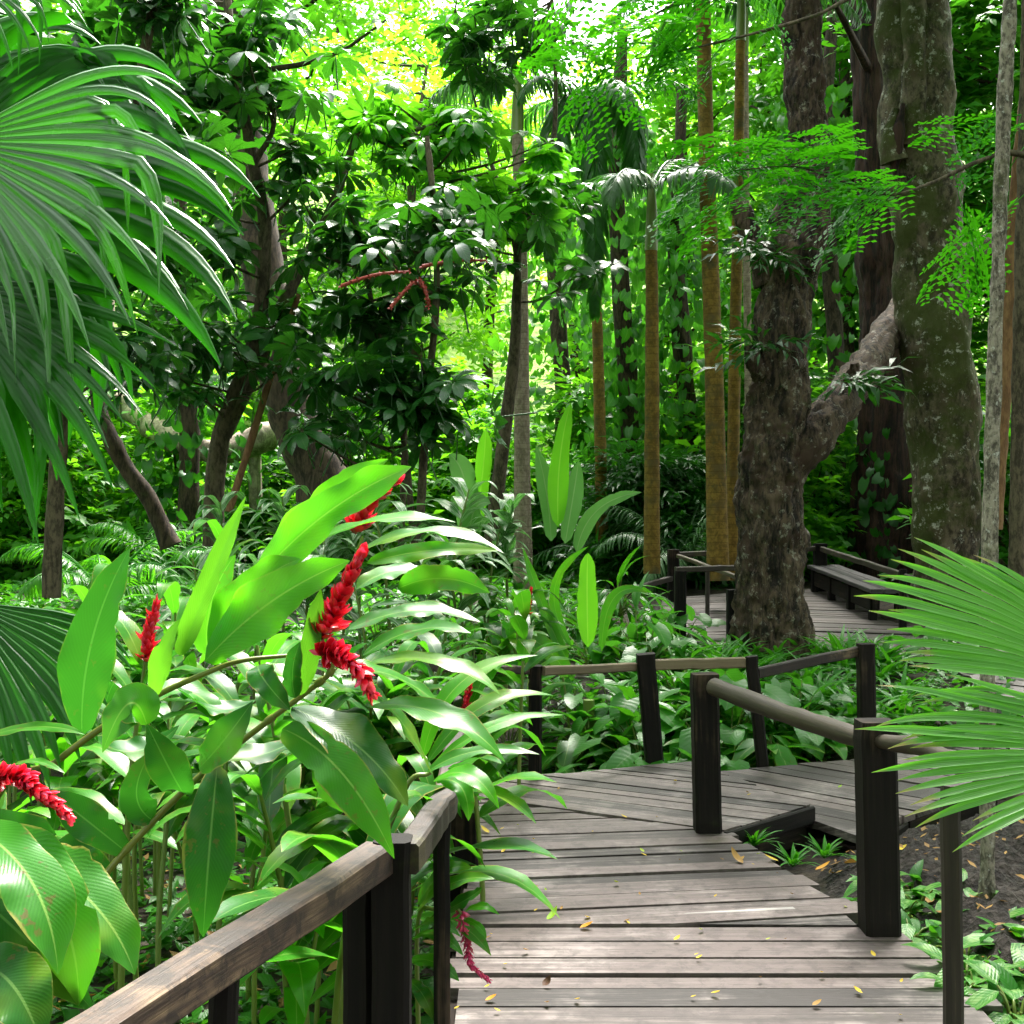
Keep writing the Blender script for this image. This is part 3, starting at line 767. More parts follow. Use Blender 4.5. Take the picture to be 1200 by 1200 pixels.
# big mossy trunk on the right
root, c = trunk_thing('mossy_tree', 'thick mossy pale barked trunk on the right, scarred and patched with lichen', 'tree',
    [(1122, 712, 98, 14.5), (1113, 660, 74, 14.5), (1112, 600, 74, 14.5), (1103, 500, 80, 14.5), (1096, 400, 80, 14.5), (1091, 300, 86, 14.5), (1083, 215, 88, 14.5), (1074, 170, 86, 14.5), (1072, 100, 76, 14.5), (1068, 0, 78, 14.5), (1062, -150, 74, 14.5), (1050, -420, 70, 14.5), (1040, -700, 50, 14.5)],
    'bark_moss', seg=72, n=260, lump=.10, lscale=1.1, fiss=.012,
    extra=[([(1062, 172, 34, 14.27), (1070, 120, 27, 14.2), (1071, 60, 28, 14.16), (1070, -40, 30, 14.16), (1066, -250, 24, 14.23)], .03),
           ([(1048, 190, 30, 14.16), (1042, 160, 20, 14.14), (1050, 128, 8, 14.16)], .03)])
rg = np.random.default_rng(3)
ct = blob(rg, [(1060, -420, 14.5, 420, 160, 5, 60)])
f = MB(); l = MB(); leafy(f, TWIG, ct, rg, 14, .9); limbs(l, c[-70:], ct[::3], rg, .08)
f.build('crown', M['wood_far'], root); build_limbs(l, M['bark_moss'], root)

mb = MB(); p, r = pxpath([(1049, 205, 6, 14.12), (1050, 180, 15, 14.09), (1053, 150, 15, 14.09), (1058, 122, 5, 14.1)]); tube(mb, p, r, 14, 30, lump=.02, lscale=5)
mb.build('scar', M['bark_dark'], root)
# gnarled forked tree
root, c = trunk_thing('gnarled_tree', 'gnarled brown tree with a thick fork leaning right at the platform edge', 'tree',
    [(908, 775, 96, 12), (908, 750, 88, 12), (906, 700, 78, 12), (903, 600, 76, 12), (905, 530, 74, 12), (912, 470, 64, 12), (915, 400, 60, 12), (925, 330, 70, 12), (940, 260, 62, 12), (947, 180, 44, 12), (945, 100, 42, 12), (942, 0, 46, 12), (940, -200, 40, 12.2), (930, -500, 30, 12.5)],
    'bark_gnarl', seg=96, n=330, lump=.085, lscale=2.4, seed=5, fiss=.032,
    extra=[([(915, 560, 50, 12), (950, 515, 50, 12.05), (985, 470, 44, 12.5), (1020, 425, 40, 13.7), (1052, 372, 36, 15.4), (1095, 320, 30, 16.8), (1150, 290, 25, 17.8), (1230, 265, 20, 18.6)], .05),
           ([(905, 330, 40, 12), (885, 280, 26, 12), (868, 245, 22, 12.0), (862, 228, 13, 12.0)], .03),
           ([(990, 468, 26, 12.5), (1000, 440, 16, 12.4), (1001, 425, 10, 12.35)], .02),
           ([(893, 440, 26, 11.9), (884, 425, 18, 11.85), (882, 405, 14, 11.85)], .02)])
rg = np.random.default_rng(5)
ct = blob(rg, [(930, -330, 12.3, 420, 150, 4, 55)])
f = MB(); l = MB(); leafy(f, TWIG, ct, rg, 14, .8); limbs(l, c[-60:], ct[::3], rg, .07)
# epiphytic sprigs on the bark
ep = blob(rg, [(895, 410, 11.6, 10, 30, .1, 4), (1000, 450, 12.0, 14, 10, .1, 3), (890, 290, 11.6, 12, 30, .1, 5)])
leafy(f, TWIG_LONG, ep, rg, 5, .12, (.6, 1.0))
f.build('crown', M['shrub_dark'], root); build_limbs(l, M['bark_gnarl'], root)

# dark fluted trunk behind
root, c = trunk_thing('dark_tree', 'dark red-brown fluted trunk hung with creeper behind the bench', 'tree',
    [(1042, 690, 100, 20), (1040, 600, 82, 20), (1042, 500, 72, 20), (1042, 400, 66, 20), (1035, 300, 56, 20), (1028, 200, 50, 20), (1020, 0, 44, 20), (1010, -300, 36, 20)],
    'bark_dark', seg=72, n=160, lump=.06, lscale=1.6, flute=.07, nflute=8, seed=9, fiss=.03)
rg = np.random.default_rng(6)
f = MB()
HEART = [tpl_leaf(4, 2, .22, .2, droop=.7, fold=.1, heart=True), tpl_leaf(4, 2, .18, .15, droop=.9, fold=.15, heart=True)]
def creeper(mbF, c, rad, n, rng, tpls=HEART, size=(.55, 1.15), arc=(math.pi, 2 * math.pi)):
    i = rng.integers(0, len(c), n); a = rng.uniform(*arc, n)
    out = np.stack([np.cos(a), np.sin(a), np.zeros(n)], -1)
    T = c[i] + out * (rad[i] + .02 + rng.exponential(.2, n))[:, None]
    D = nrm(V3(0, 0, -1) + out * .25 + rng.normal(0, .45, (n, 3)))
    Mx = frames(D, nrm(out + UP * .35 + rng.normal(0, .45, (n, 3)))) * rng.uniform(*size, n)[:, None, None]
    w = rng.integers(0, len(tpls), n); k = rng.uniform(0, 1, n)
    for j, t in enumerate(tpls): mbF.stamp(t, Mx[w == j], T[w == j], k[w == j])
creeper(f, c[5:45], np.linspace(.65, .45, 40), 70, rg, arc=(math.pi, 1.45 * math.pi))
f.build('creeper', M['shrub_dark'], root)
f = MB(); l = MB(); ct = blob(rg, [(1020, -120, 20, 260, 200, 4, 40)]); leafy(f, TWIG, ct, rg, 12, .9); limbs(l, c[-40:], ct[::3], rg, .06)
f.build('crown', M['shrub'], root); build_limbs(l, M['bark_dark'], root)

# slender grey tree near the right railing
root, c = trunk_thing('slender_tree', 'slender straight tree with speckled pale grey bark near the right edge', 'tree',
    [(1157, 1100, 19, 5.3), (1157, 1000, 17, 5.3), (1159, 690, 18, 5.35), (1168, 350, 17, 5.4), (1178, 100, 16, 5.4), (1184, 0, 16, 5.4), (1192, -200, 15, 5.5), (1200, -480, 12, 5.6)],
    'bark_grey', seg=20, n=120, lump=.008, lscale=9, seed=2)
rg = np.random.default_rng(8)
f = MB(); l = MB(); ct = blob(rg, [(1230, -330, 5.8, 240, 110, 1.2, 24)]); leafy(f, TWIG, ct, rg, 9, .4, (.5, .8)); limbs(l, c[-30:], ct[::2], rg, .02)
f.build('crown', M['shrub'], root); build_limbs(l, M['bark_grey'], root)
for i, (rows, lab) in enumerate([
    ([(1163, 620, 22, 14), (1172, 500, 20, 14), (1185, 330, 20, 14), (1196, 200, 20, 14), (1215, 0, 18, 14), (1240, -300, 14, 14)], 'thin leaning ochre-brown trunk at the far right edge'),
    ([(1190, 735, 19, 11), (1192, 600, 17, 11), (1194, 450, 16, 11), (1199, 250, 16, 11), (1206, 0, 15, 11), (1216, -300, 12, 11)], 'thin upright mottled trunk cut by the right edge of the photo')]):
    root, c = trunk_thing('slender_tree', lab, 'tree', rows, 'bark_ochre' if i == 0 else 'bark_sapling', seg=16, n=60, lump=.012, lscale=5, seed=i + 20.)
    f = MB(); l = MB(); ct = blob(rg, [(1220, -260, rows[0][3], 130, 120, 1.5, 16)]); leafy(f, TWIG, ct, rg, 10, .6); limbs(l, c[-25:], ct[::2], rg, .03)
    f.build('crown', M['shrub'], root); build_limbs(l, M['bark_sapling'], root)

# ------------------------------------------------------------------ feather palms
LFL = [tpl_leaf(4, 2, .5, .045, .45, .7, 1.0, .25), tpl_leaf(4, 2, .46, .04, .45, .7, 1.5, .25)]
def frond(mbF, mbR, base, d0, L, n, rng, ll=.5, droop=1.6, lw=1.0, hang=.5, rr=.022):
    """arching pinnate frond"""
    ns = 16; d = nrm(np.asarray(d0, float)); p = np.asarray(base, float); pts = [p]; ds = L / ns
    for i in range(ns):
        d = nrm(d + V3(0, 0, -1) * droop / ns * (.35 + 1.3 * i / ns)); p = p + d * ds; pts.append(p)
    pts = np.array(pts)
    tube(mbR, pts[::2], [rr, rr * .7, rr * .2], 5, 12, cap=False)
    T = nrm(np.gradient(pts, axis=0))
    f = np.linspace(.16, .99, n); idx = f * ns; i0 = np.minimum(idx.astype(int), ns - 1)
    C = pts[i0] + (pts[i0 + 1] - pts[i0]) * (idx - i0)[:, None]; TT = T[i0]
    S = nrm(np.cross(TT, UP)); N = np.cross(S, TT)
    for s in (-1, 1):
        sp = rng.normal(0, .08, (n, 3))
        D = nrm(S * s * (1.05 - .55 * f)[:, None] + TT * (.45 + .5 * f)[:, None] + V3(0, 0, -hang) + N * .12 + sp)
        sc = ll / .5 * np.sin(np.pi * (f * .86 + .1)) ** .6 * rng.uniform(.9, 1.08, n)
        Mx = frames(D, nrm(N + V3(0, 0, .4) + rng.normal(0, .15, (n, 3))))
        Mx = Mx * np.stack([np.full(n, lw * ll / .5), sc, sc], -1)[:, None, :]
        w = rng.integers(0, 2, n)
        for j in (0, 1): mbF.stamp(LFL[j], Mx[w == j], C[w == j], rng.uniform(0, 1, (w == j).sum()))

def feather_palm(label, rows, mat, nf, L, seed, leafm='palm', crown_at=None, group=None, fr=None, shaft=True):
    rng = np.random.default_rng(seed)
    root, c = trunk_thing('feather_palm', label, 'palm tree', rows, mat, group, seg=18, n=50, lump=.006, lscale=4, seed=float(seed))
    top = c[-1]
    if shaft:
        mb = MB(); r0 = rows[-1][2] * rows[-1][3] / FPX / 2
        tube(mb, [top - V3(0, 0, .1), top + V3(.01, 0, .4), top + V3(0, 0, .9)], [r0 * 1.12, r0 * .95, r0 * .4], 14, 10)
        mb.build('crownshaft', M['stem'], root); top = top + V3(0, 0, .7)
    for k in range(nf):
        a = 2 * math.pi * (k + rng.uniform(-.2, .2)) / nf; el = rng.uniform(.2, 1.0)
        f = MB(); r = MB()
        frond(f, f, top, (math.cos(a) * math.cos(el), math.sin(a) * math.cos(el), math.sin(el)), L * rng.uniform(.85, 1.1), 44, rng, .55, rng.uniform(1.6, 2.4))
        f.build('frond', M[leafm], root)
    for d0, LL, dr in (fr or []):
        f = MB(); frond(f, f, top, d0, LL, 64, rng, .75, dr, 1.5, .8); f.build('frond', M[leafm], root)
    return root, c
feather_palm('grey ringed palm trunk in the centre with a feathery crown', [(613, 690, 24, 18), (612, 560, 19, 18), (611, 420, 18, 18), (610, 300, 16, 18), (608, 200, 14, 18), (606, 150, 14, 18)], 'palm_grey', 7, 2.0, 31, 'palm_silver')
feather_palm('brown palm trunk with one long frond hanging down beside it', [(706, 640, 15, 19), (704, 540, 14, 19), (701, 420, 13, 19), (698, 320, 12, 19), (694, 180, 12, 19)], 'palm_orange', 5, 2.2, 32, 'palm',
             fr=[((-.02, -.5, .45), 4.6, 13.0), ((-.25, -.4, .3), 3.6, 9.0), ((.2, -.4, .3), 2.6, 5.6)])
feather_palm('bright ochre ringed palm trunk just left of the platform railing', [(764, 672, 20, 15.5), (764, 560, 18, 15.5), (764, 420, 16, 15.5), (764, 340, 15, 15.5), (763, 285, 14, 15.5)], 'palm_orange', 6, 1.9, 33, 'palm_silver')
feather_palm('tall grey-topped ochre palm trunk rising left of the gnarled tree', [(842, 680, 27, 15.2), (840, 600, 25, 15.2), (837, 450, 22, 15.2), (832, 300, 20, 15.2), (827, 150, 18, 15.2), (824, 0, 17, 15.2), (822, -120, 16, 15.2)], 'palm_orange', 7, 2.4, 34, 'palm')
feather_palm('slim ochre palm trunk directly beside the gnarled tree', [(858, 680, 17, 16), (859, 560, 15, 16), (861, 420, 14, 16), (864, 280, 13, 16), (866, 150, 12, 16), (868, 40, 11, 16)], 'palm_orange', 6, 1.9, 35, 'palm')
feather_palm('thin pale palm trunk half hidden behind the gnarled tree', [(880, 620, 10, 19), (877, 450, 9, 19), (875, 300, 9, 19), (874, 200, 8, 19), (873, 60, 8, 19)], 'palm_grey', 5, 1.9, 36, 'palm_silver')
def low_palm(label, x, y, nf, L, seed, m, name='young_palm', z=None, group=None):
    rng = np.random.default_rng(seed); z = gzs(x, y) if z is None else z
    root = thing(name, label, 'palm', (x, y, z), group)
    f = MB(); tube(f, [(x, y, z - .1), (x, y, z + .35)], [.07, .05], 8, 4); f.build('stem', M['bark_brown'], root)
    for k in range(nf):
        a = 2 * math.pi * (k + rng.uniform(-.25, .25)) / nf; el = rng.uniform(.5, 1.15)
        f = MB(); frond(f, f, (x, y, z + .3), (math.cos(a) * math.cos(el), math.sin(a) * math.cos(el), math.sin(el)), L * rng.uniform(.8, 1.1), 36, rng, .42, rng.uniform(1.4, 2.2), .9)
        f.build('frond', M[m], root)
    return root
def low_at(label, px, py, d, nf, L, seed, m): return low_palm(label, (px - 600) / FPX * d, d, nf, L, seed, m)
low_at('grey-green young palm with arching fronds behind the ochre palm trunk', 800, 0, 18, 10, 2.0, 41, 'palm_silver')
low_at('dark young palm growing between the ringed palm trunks', 735, 0, 20, 9, 2.4, 42, 'palm')
low_at('sunlit yellowish young palm at the left behind the ginger bed', 120, 0, 15, 10, 1.7, 43, 'schef_light')
low_at('bright young palm under the pale fallen trunk', 190, 0, 19, 9, 1.9, 44, 'schef_light')
low_at('dark young palm to the right of the mossy trunk', 1175, 0, 20, 8, 2.4, 45, 'palm')

# ------------------------------------------------------------------ umbrella-leaved trees on the left
def umb_tree(label, stems, blobs, seed, m='schef', bark='bark_sapling', size=(.8, 1.2), per_limb=2, name='umbrella_tree', nodules=None):
    rng = np.random.default_rng(seed)
    p0, _ = pxpath(stems[0])
    root = thing(name, label, 'tree', p0[0])
    mb = MB(); allc = []
    for s in stems:
        p, r = pxpath(s); allc.append(tube(mb, p, r, 12, 30, lump=.01, lscale=5, seed=float(seed)))
    mb.build('trunk', M[bark], root)
    C = blob(rng, blobs)
    l = MB(); limbs(l, np.concatenate(allc), C, rng, .022, per_limb); build_limbs(l, M[bark], root)
    f = MB()
    umbrellas(f, UMB, C, rng, size)
    extra = C[rng.integers(0, len(C), len(C))] + rng.normal(0, .22, (len(C), 3)) * V3(1, 1, .6)
    umbrellas(f, UMB, extra, rng, size, .45)
    f.build('crown', M[m], root)
    return root
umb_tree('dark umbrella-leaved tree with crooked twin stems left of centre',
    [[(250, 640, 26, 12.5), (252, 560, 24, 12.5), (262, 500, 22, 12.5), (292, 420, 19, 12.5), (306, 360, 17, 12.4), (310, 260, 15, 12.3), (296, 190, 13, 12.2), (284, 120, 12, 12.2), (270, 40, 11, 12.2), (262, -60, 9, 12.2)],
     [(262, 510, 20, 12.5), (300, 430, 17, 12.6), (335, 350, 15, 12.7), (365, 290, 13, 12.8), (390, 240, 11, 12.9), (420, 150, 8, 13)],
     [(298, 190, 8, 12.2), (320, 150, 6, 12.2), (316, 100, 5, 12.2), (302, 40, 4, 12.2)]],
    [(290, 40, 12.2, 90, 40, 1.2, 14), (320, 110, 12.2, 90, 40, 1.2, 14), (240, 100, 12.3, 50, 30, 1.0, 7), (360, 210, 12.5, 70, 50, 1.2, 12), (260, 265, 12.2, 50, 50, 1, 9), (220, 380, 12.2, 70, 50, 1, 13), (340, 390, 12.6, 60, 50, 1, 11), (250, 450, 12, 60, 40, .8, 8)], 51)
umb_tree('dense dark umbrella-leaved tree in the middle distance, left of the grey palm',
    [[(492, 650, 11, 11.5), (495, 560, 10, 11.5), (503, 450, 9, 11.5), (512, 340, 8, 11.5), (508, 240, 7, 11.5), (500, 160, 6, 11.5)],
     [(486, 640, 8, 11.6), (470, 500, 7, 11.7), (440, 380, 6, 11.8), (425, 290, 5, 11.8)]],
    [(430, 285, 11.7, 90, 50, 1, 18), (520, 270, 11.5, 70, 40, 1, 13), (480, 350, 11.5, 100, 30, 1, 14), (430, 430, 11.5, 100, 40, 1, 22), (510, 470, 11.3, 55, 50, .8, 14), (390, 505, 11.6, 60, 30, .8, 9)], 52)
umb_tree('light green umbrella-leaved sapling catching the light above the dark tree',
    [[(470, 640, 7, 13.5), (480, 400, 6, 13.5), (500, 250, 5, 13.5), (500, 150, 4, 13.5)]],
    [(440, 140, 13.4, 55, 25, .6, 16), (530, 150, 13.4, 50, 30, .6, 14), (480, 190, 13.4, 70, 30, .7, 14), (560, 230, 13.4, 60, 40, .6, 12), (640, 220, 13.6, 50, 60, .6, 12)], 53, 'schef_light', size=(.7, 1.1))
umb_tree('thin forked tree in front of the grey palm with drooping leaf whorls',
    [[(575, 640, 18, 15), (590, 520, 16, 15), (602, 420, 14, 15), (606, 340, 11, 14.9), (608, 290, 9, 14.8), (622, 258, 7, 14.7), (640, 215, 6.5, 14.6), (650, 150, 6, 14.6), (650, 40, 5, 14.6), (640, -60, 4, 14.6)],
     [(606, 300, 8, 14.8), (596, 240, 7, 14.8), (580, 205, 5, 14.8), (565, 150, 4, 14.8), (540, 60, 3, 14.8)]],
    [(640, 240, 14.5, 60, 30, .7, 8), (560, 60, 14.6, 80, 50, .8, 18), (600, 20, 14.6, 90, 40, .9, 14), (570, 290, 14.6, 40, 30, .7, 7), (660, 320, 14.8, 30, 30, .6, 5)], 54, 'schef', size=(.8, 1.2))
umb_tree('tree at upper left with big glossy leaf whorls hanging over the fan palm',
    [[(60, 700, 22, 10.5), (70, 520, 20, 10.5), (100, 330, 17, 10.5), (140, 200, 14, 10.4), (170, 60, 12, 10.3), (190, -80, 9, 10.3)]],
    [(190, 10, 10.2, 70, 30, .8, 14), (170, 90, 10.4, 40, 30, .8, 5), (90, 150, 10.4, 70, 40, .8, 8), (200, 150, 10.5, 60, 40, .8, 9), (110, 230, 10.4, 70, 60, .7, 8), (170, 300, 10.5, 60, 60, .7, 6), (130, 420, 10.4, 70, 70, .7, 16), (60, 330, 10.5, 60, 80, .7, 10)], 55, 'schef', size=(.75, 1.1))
# red flower rods on the umbrella tree
def rods():
    root = thing('flower_rods', 'dark red branching flower rods at the top of the dark umbrella tree', 'flower spike', P(470, 330, 11))
    for pts in ([(400, 335, 10.5), (440, 322, 10.4), (480, 318, 10.4)], [(458, 360, 10.4), (480, 335, 10.4), (492, 328, 10.4)], [(495, 312, 10.4), (530, 306, 10.4), (570, 305, 10.4)], [(492, 328, 10.4), (500, 345, 10.4), (502, 360, 10.4)]):
        rng = np.random.default_rng(len(pts)); mb = MB()
        c = tube(mb, [P(*p) for p in pts], [.017, .014, .009], 6, 20)
        n = 60; i = rng.integers(0, 20, n); D = rand_dirs(rng, n, -1, 1)
        t = tpl_leaf(2, 2, .036, .026, .7, .6, .2, .3)
        mb.stamp(t, frames(D, nrm(rng.normal(0, 1, (n, 3)))), c[i])
        mb.build('rod', M['rodred'], root)
M['rodred'] = plainmat('dull_red_rod', (0.26, 0.03, 0.03), (0.42, 0.07, 0.05), 0.5)
rods()

# other trunks on the left and behind
def back_trunk(name, label, rows, mat, lump, blobs, seed, m, per=10, extra=None, tp=None, spread=.7):
    root, c = trunk_thing(name, label, 'tree', rows, mat, seg=28, n=60, lump=lump, lscale=2, seed=float(seed), extra=extra)
    rng = np.random.default_rng(seed)
    if blobs:
        ct = blob(rng, blobs); f = MB(); l = MB(); leafy(f, tp or TWIG, ct, rng, per, spread); limbs(l, c[len(c) // 3:], ct[::3], rng, .05)
        f.build('crown', M[m], root); build_limbs(l, M[mat], root)
    return root
back_trunk('leaning_tree', 'thick dark leaning trunk behind the variegated plants', [(400, 620, 80, 17), (375, 560, 66, 17), (350, 500, 58, 17), (330, 440, 56, 17), (318, 380, 52, 17.2), (300, 250, 44, 17.5), (270, 50, 38, 18), (250, -150, 30, 18)], 'bark_brown', .06,
           [(280, -20, 17.5, 200, 110, 3, 36)], 61, 'shrub')
back_trunk('leaning_tree', 'crooked brown trunk leaning left below the fan palm leaves', [(200, 640, 26, 13), (178, 590, 22, 13), (150, 550, 19, 13), (128, 510, 17, 13), (115, 470, 15, 13.1), (112, 380, 14, 13.2), (95, 250, 12, 13.4), (80, 100, 10, 13.6)], 'bark_brown', .03,
           [(90, 120, 13.4, 120, 90, 1.5, 26)], 62, 'shrub_dark', tp=TWIG_BIG)
back_trunk('pale_tree', 'pale smooth trunk at the upper left', [(112, 640, 44, 24), (112, 300, 40, 24), (112, 80, 38, 24), (110, 0, 34, 24), (106, -200, 30, 24)], 'bark_pale', .04, [(110, -220, 24, 300, 120, 4, 40)], 63, 'wood_far')
root = thing('fallen_tree', 'pale sunlit fallen trunk lying behind the leaning trees', 'fallen tree', P(230, 520, 21))
mb = MB(); p, r = pxpath([(130, 470, 20, 22), (165, 490, 22, 21.5), (200, 515, 27, 21), (250, 530, 30, 20.8), (300, 515, 34, 20.8), (345, 500, 30, 21), (400, 520, 26, 21.5)]); tube(mb, p, r, 20, 50, lump=.09, lscale=2)
mb.build('trunk', M['bark_pale'], root)
mb = MB(); p, r = pxpath([(300, 600, 16, 21), (298, 530, 16, 20.9)]); tube(mb, p, r, 10, 10)
mb.build('branch', M['bark_pale'], root)
root = thing('leaning_pole', 'bare brown pole leaning against the crooked tree', 'pole', P(275, 600, 12)); mb = MB()
p, r = pxpath([(268, 600, 9, 12), (290, 530, 9, 12.1), (318, 440, 8, 12.2), (350, 345, 7, 12.3)]); tube(mb, p, r, 8, 20, lump=.006, lscale=4); mb.build('pole', M['bark_ochre'], root)

# ------------------------------------------------------------------ feathery tree at the upper right
def bipinnate(seed, L=.62, npn=9, pl=.26):
    rng = np.random.default_rng(seed); mb = MB()
    lt = tpl_leaf(2, 2, .074, .040, .75, .5, .15, .1)
    for k in range(npn):
        f = (k + .6) / npn; y = L * f; z = -.16 * f * f
        for s in (-1, 1):
            ll = pl * math.sin(math.pi * (f * .75 + .2)) * rng.uniform(.9, 1.1); a = .95 - .35 * f
            d = nrm(V3(s * math.sin(a), math.cos(a), -.12 + rng.normal(0, .06)))
            n = max(5, int(ll / .044)); tt = (np.arange(n) + .5) / n
            C = V3(0, y, z) + d[None] * (ll * tt)[:, None] + V3(0, 0, -.06)[None] * (tt ** 2)[:, None]
            sd = nrm(np.cross(d, UP))
            for q in (-1, 1):
                D = nrm(sd[None] * q + d[None] * .4 + rng.normal(0, .08, (n, 3)))
                mb.stamp(lt, frames(D, nrm(UP + rng.normal(0, .18, (n, 3)))) * (1.05 - .35 * tt)[:, None, None], C, rng.uniform(0, 1, n))
    tube(mb, [(0, 0, 0), (0, L * .5, -.04), (0, L, -.16)], [.004, .003, .002], 4, 6, cap=False)
    return mb.tpl()
BIP = [bipinnate(1, .74, 5, .36), bipinnate(2, .66, 5, .36), bipinnate(3, .6, 4, .32)]
def feather_tree():
    rng = np.random.default_rng(71); d = 9.0
    base = V3(5.0, 9.6, gzs(5.0, 9.6))
    root = thing('feathery_tree', 'bright green feathery-leaved tree spreading fine sprays across the upper right', 'tree', base)
    mb = MB(); c = tube(mb, [base - V3(0, 0, .1), base + V3(.05, 0, 1.5), base + V3(-.05, .1, 3), V3(4.6, 9.6, 5.2), V3(4.2, 9.4, 7.2)], [.12, .11, .1, .08, .05], 14, 40, lump=.015, lscale=4)
    mb.build('trunk', M['bark_sapling'], root)
    l = MB()
    br = [[(4.9, 9.6, 4.2)] + [tuple(P(*q)) for q in ((1200, 182, 9.3), (1150, 188, 9.2), (1090, 215, 9.1), (1040, 228, 9), (980, 210, 8.9), (930, 195, 8.8), (860, 200, 8.7))],
          [(4.4, 9.5, 6.6)] + [tuple(P(*q)) for q in ((1000, -90, 8.8), (880, -40, 8.6), (780, 10, 8.5), (700, 60, 8.4))],
          [(4.5, 9.5, 6.0)] + [tuple(P(*q)) for q in ((1050, -20, 8.8), (950, 20, 8.6), (840, 50, 8.6), (740, 70, 8.6))]]
    cs = []
    for b in br: cs.append(tube(l, b, [.034, .02, .013, .009, .004], 7, 40, lump=.004, lscale=6, cap=False))
    build_limbs(l, M['bark_sapling'], root)
    f = MB(); pts, dirs = [], []
    tgt = blob(rng, [(960, 165, 8.8, 100, 14, .5, 7), (860, 165, 8.7, 70, 30, .5, 6), (930, 218, 8.7, 80, 16, .5, 5), (1010, 225, 8.9, 50, 22, .3, 6), (850, 225, 8.7, 60, 20, .4, 3),
                     (740, 20, 8.5, 80, 30, .6, 9), (705, 80, 8.4, 50, 30, .5, 5), (790, 65, 8.5, 50, 30, .5, 5), (830, -10, 8.6, 90, 30, .5, 6), (1160, 250, 9.4, 40, 40, .5, 4), (1170, 150, 9.3, 30, 30, .5, 3)])
    allc = np.concatenate(cs)
    for t in tgt:
        i = np.argmin(np.linalg.norm(allc - t, axis=1)); a = allc[i]
        dv = t - a; s = nrm(dv + V3(-.5, -.15, -.18) * .6 + rng.normal(0, .2, 3)); s[2] = np.clip(s[2], -.5, .15)
        pts.append(t - s * .3); dirs.append(s)
        tube(f, [a, (a + t - s * .3) / 2, t - s * .3], [.004, .003, .003], 4, 4, cap=False)
    pts = np.array(pts); dirs = nrm(np.array(dirs)); n = len(pts)
    Mx = frames(dirs, nrm(UP + rng.normal(0, .22, (n, 3)))) * rng.uniform(.85, 1.2, n)[:, None, None]
    w = rng.integers(0, 3, n); k = rng.uniform(0, 1, n)
    for j in range(3): f.stamp(BIP[j], Mx[w == j], pts[w == j], k[w == j])
    f.build('crown', M['feather'], root)
feather_tree()

# ------------------------------------------------------------------ background trees, vine columns, shrubs
def bg_proto(seed, H, W, m, twigs, n, per, size, group, label, name='forest_tree', low=0.12):
    rng = np.random.default_rng(seed)
    root = thing(name, label, 'tree', (0, 0, 0), group)
    mb = MB(); c = tube(mb, [(0, 0, -.5), (rng.normal(0, .2), 0, H * .3), (rng.normal(0, .5), rng.normal(0, .4), H * .65), (0, 0, H * .95)], [.22, .18, .12, .04], 10, 24, lump=.03)
    mb.build('trunk', M['bark_brown'], root)
    z = H * (low + (1 - low) * rng.uniform(0, 1, n) ** .8)
    a = rng.uniform(0, 2 * np.pi, n); r = W * np.sqrt(rng.uniform(.08, 1, n)) * (.75 + .25 * np.sin(z * 1.9 + a * 2))
    C = np.stack([np.cos(a) * r, np.sin(a) * r, z], -1)
    l = MB(); limbs(l, c, C, rng, .05, 4); l.build('limb', M['bark_brown'], root)
    f = MB(); leafy(f, twigs, C, rng, per, .75, size); f.build('crown', M[m], root)
    return root
BG = [bg_proto(81, 13, 2.9, 'wood_far', TWIG_BIG, 105, 8, (.8, 1.2), 'broadleaf trees of the backdrop', 'x'),
      bg_proto(82, 11, 2.6, 'wood_yellow', TWIG_BIG, 90, 7, (.7, 1.1), 'broadleaf trees of the backdrop', 'x'),
      bg_proto(83, 15, 2.6, 'shrub', TWIG_BIG, 150, 9, (.7, 1.2), 'broadleaf trees of the backdrop', 'x')]
BGLAB = ['mid green broadleaf tree in the sunlit backdrop', 'yellow-green sunlit broadleaf tree far behind the trunks', 'deep green broadleaf tree in the shaded backdrop']
spots = [(-60, 26, 0), (60, 34, 1), (180, 30, 0), (275, 38, 1), (350, 33, 0), (570, 40, 1), (690, 36, 1), (790, 31, 0), (890, 30, 0), (960, 38, 1), (985, 26, 2), (500, 37, 1), (1060, 30, 0), (1110, 27, 2), (1190, 25, 2), (1250, 30, 0), (20, 42, 1), (840, 42, 1), (400, 47, 0), (470, 52, 1), (535, 48, 0)]
rg = np.random.default_rng(91)
def put_copies(protos, places, labels, rng, smin=.9, smax=1.12):
    used = set()
    for x, y, z, k in places:
        o = protos[k] if k not in used else copy_tree(protos[k]); used.add(k)
        s = rng.uniform(smin, smax)
        o.location = (x, y, z); o.rotation_euler = (0, 0, rng.uniform(0, 6.28)); o.scale = (s, s, s)
        o['label'] = labels[k]
around = [(-9, -6, 2), (-4.5, -8, 0), (0.5, -7.5, 2), (5, -8, 0), (9, -6, 2), (-12, 0, 0), (12, 0, 2), (-8.5, 4.5, 2), (9, 6, 0), (-2, -13, 0), (3, -13, 2), (-9.5, 9.5, 0), (11.5, 11, 2), (-12, 16, 0), (-15, 22, 1), (14, 17, 0)]   # the forest goes on behind and beside the viewer
put_copies(BG, [((px - 600) / FPX * d, d, gzs((px - 600) / FPX * d, d), k) for px, d, k in spots] + [(x, y, gzs(x, y), k) for x, y, k in around], BGLAB, rg)

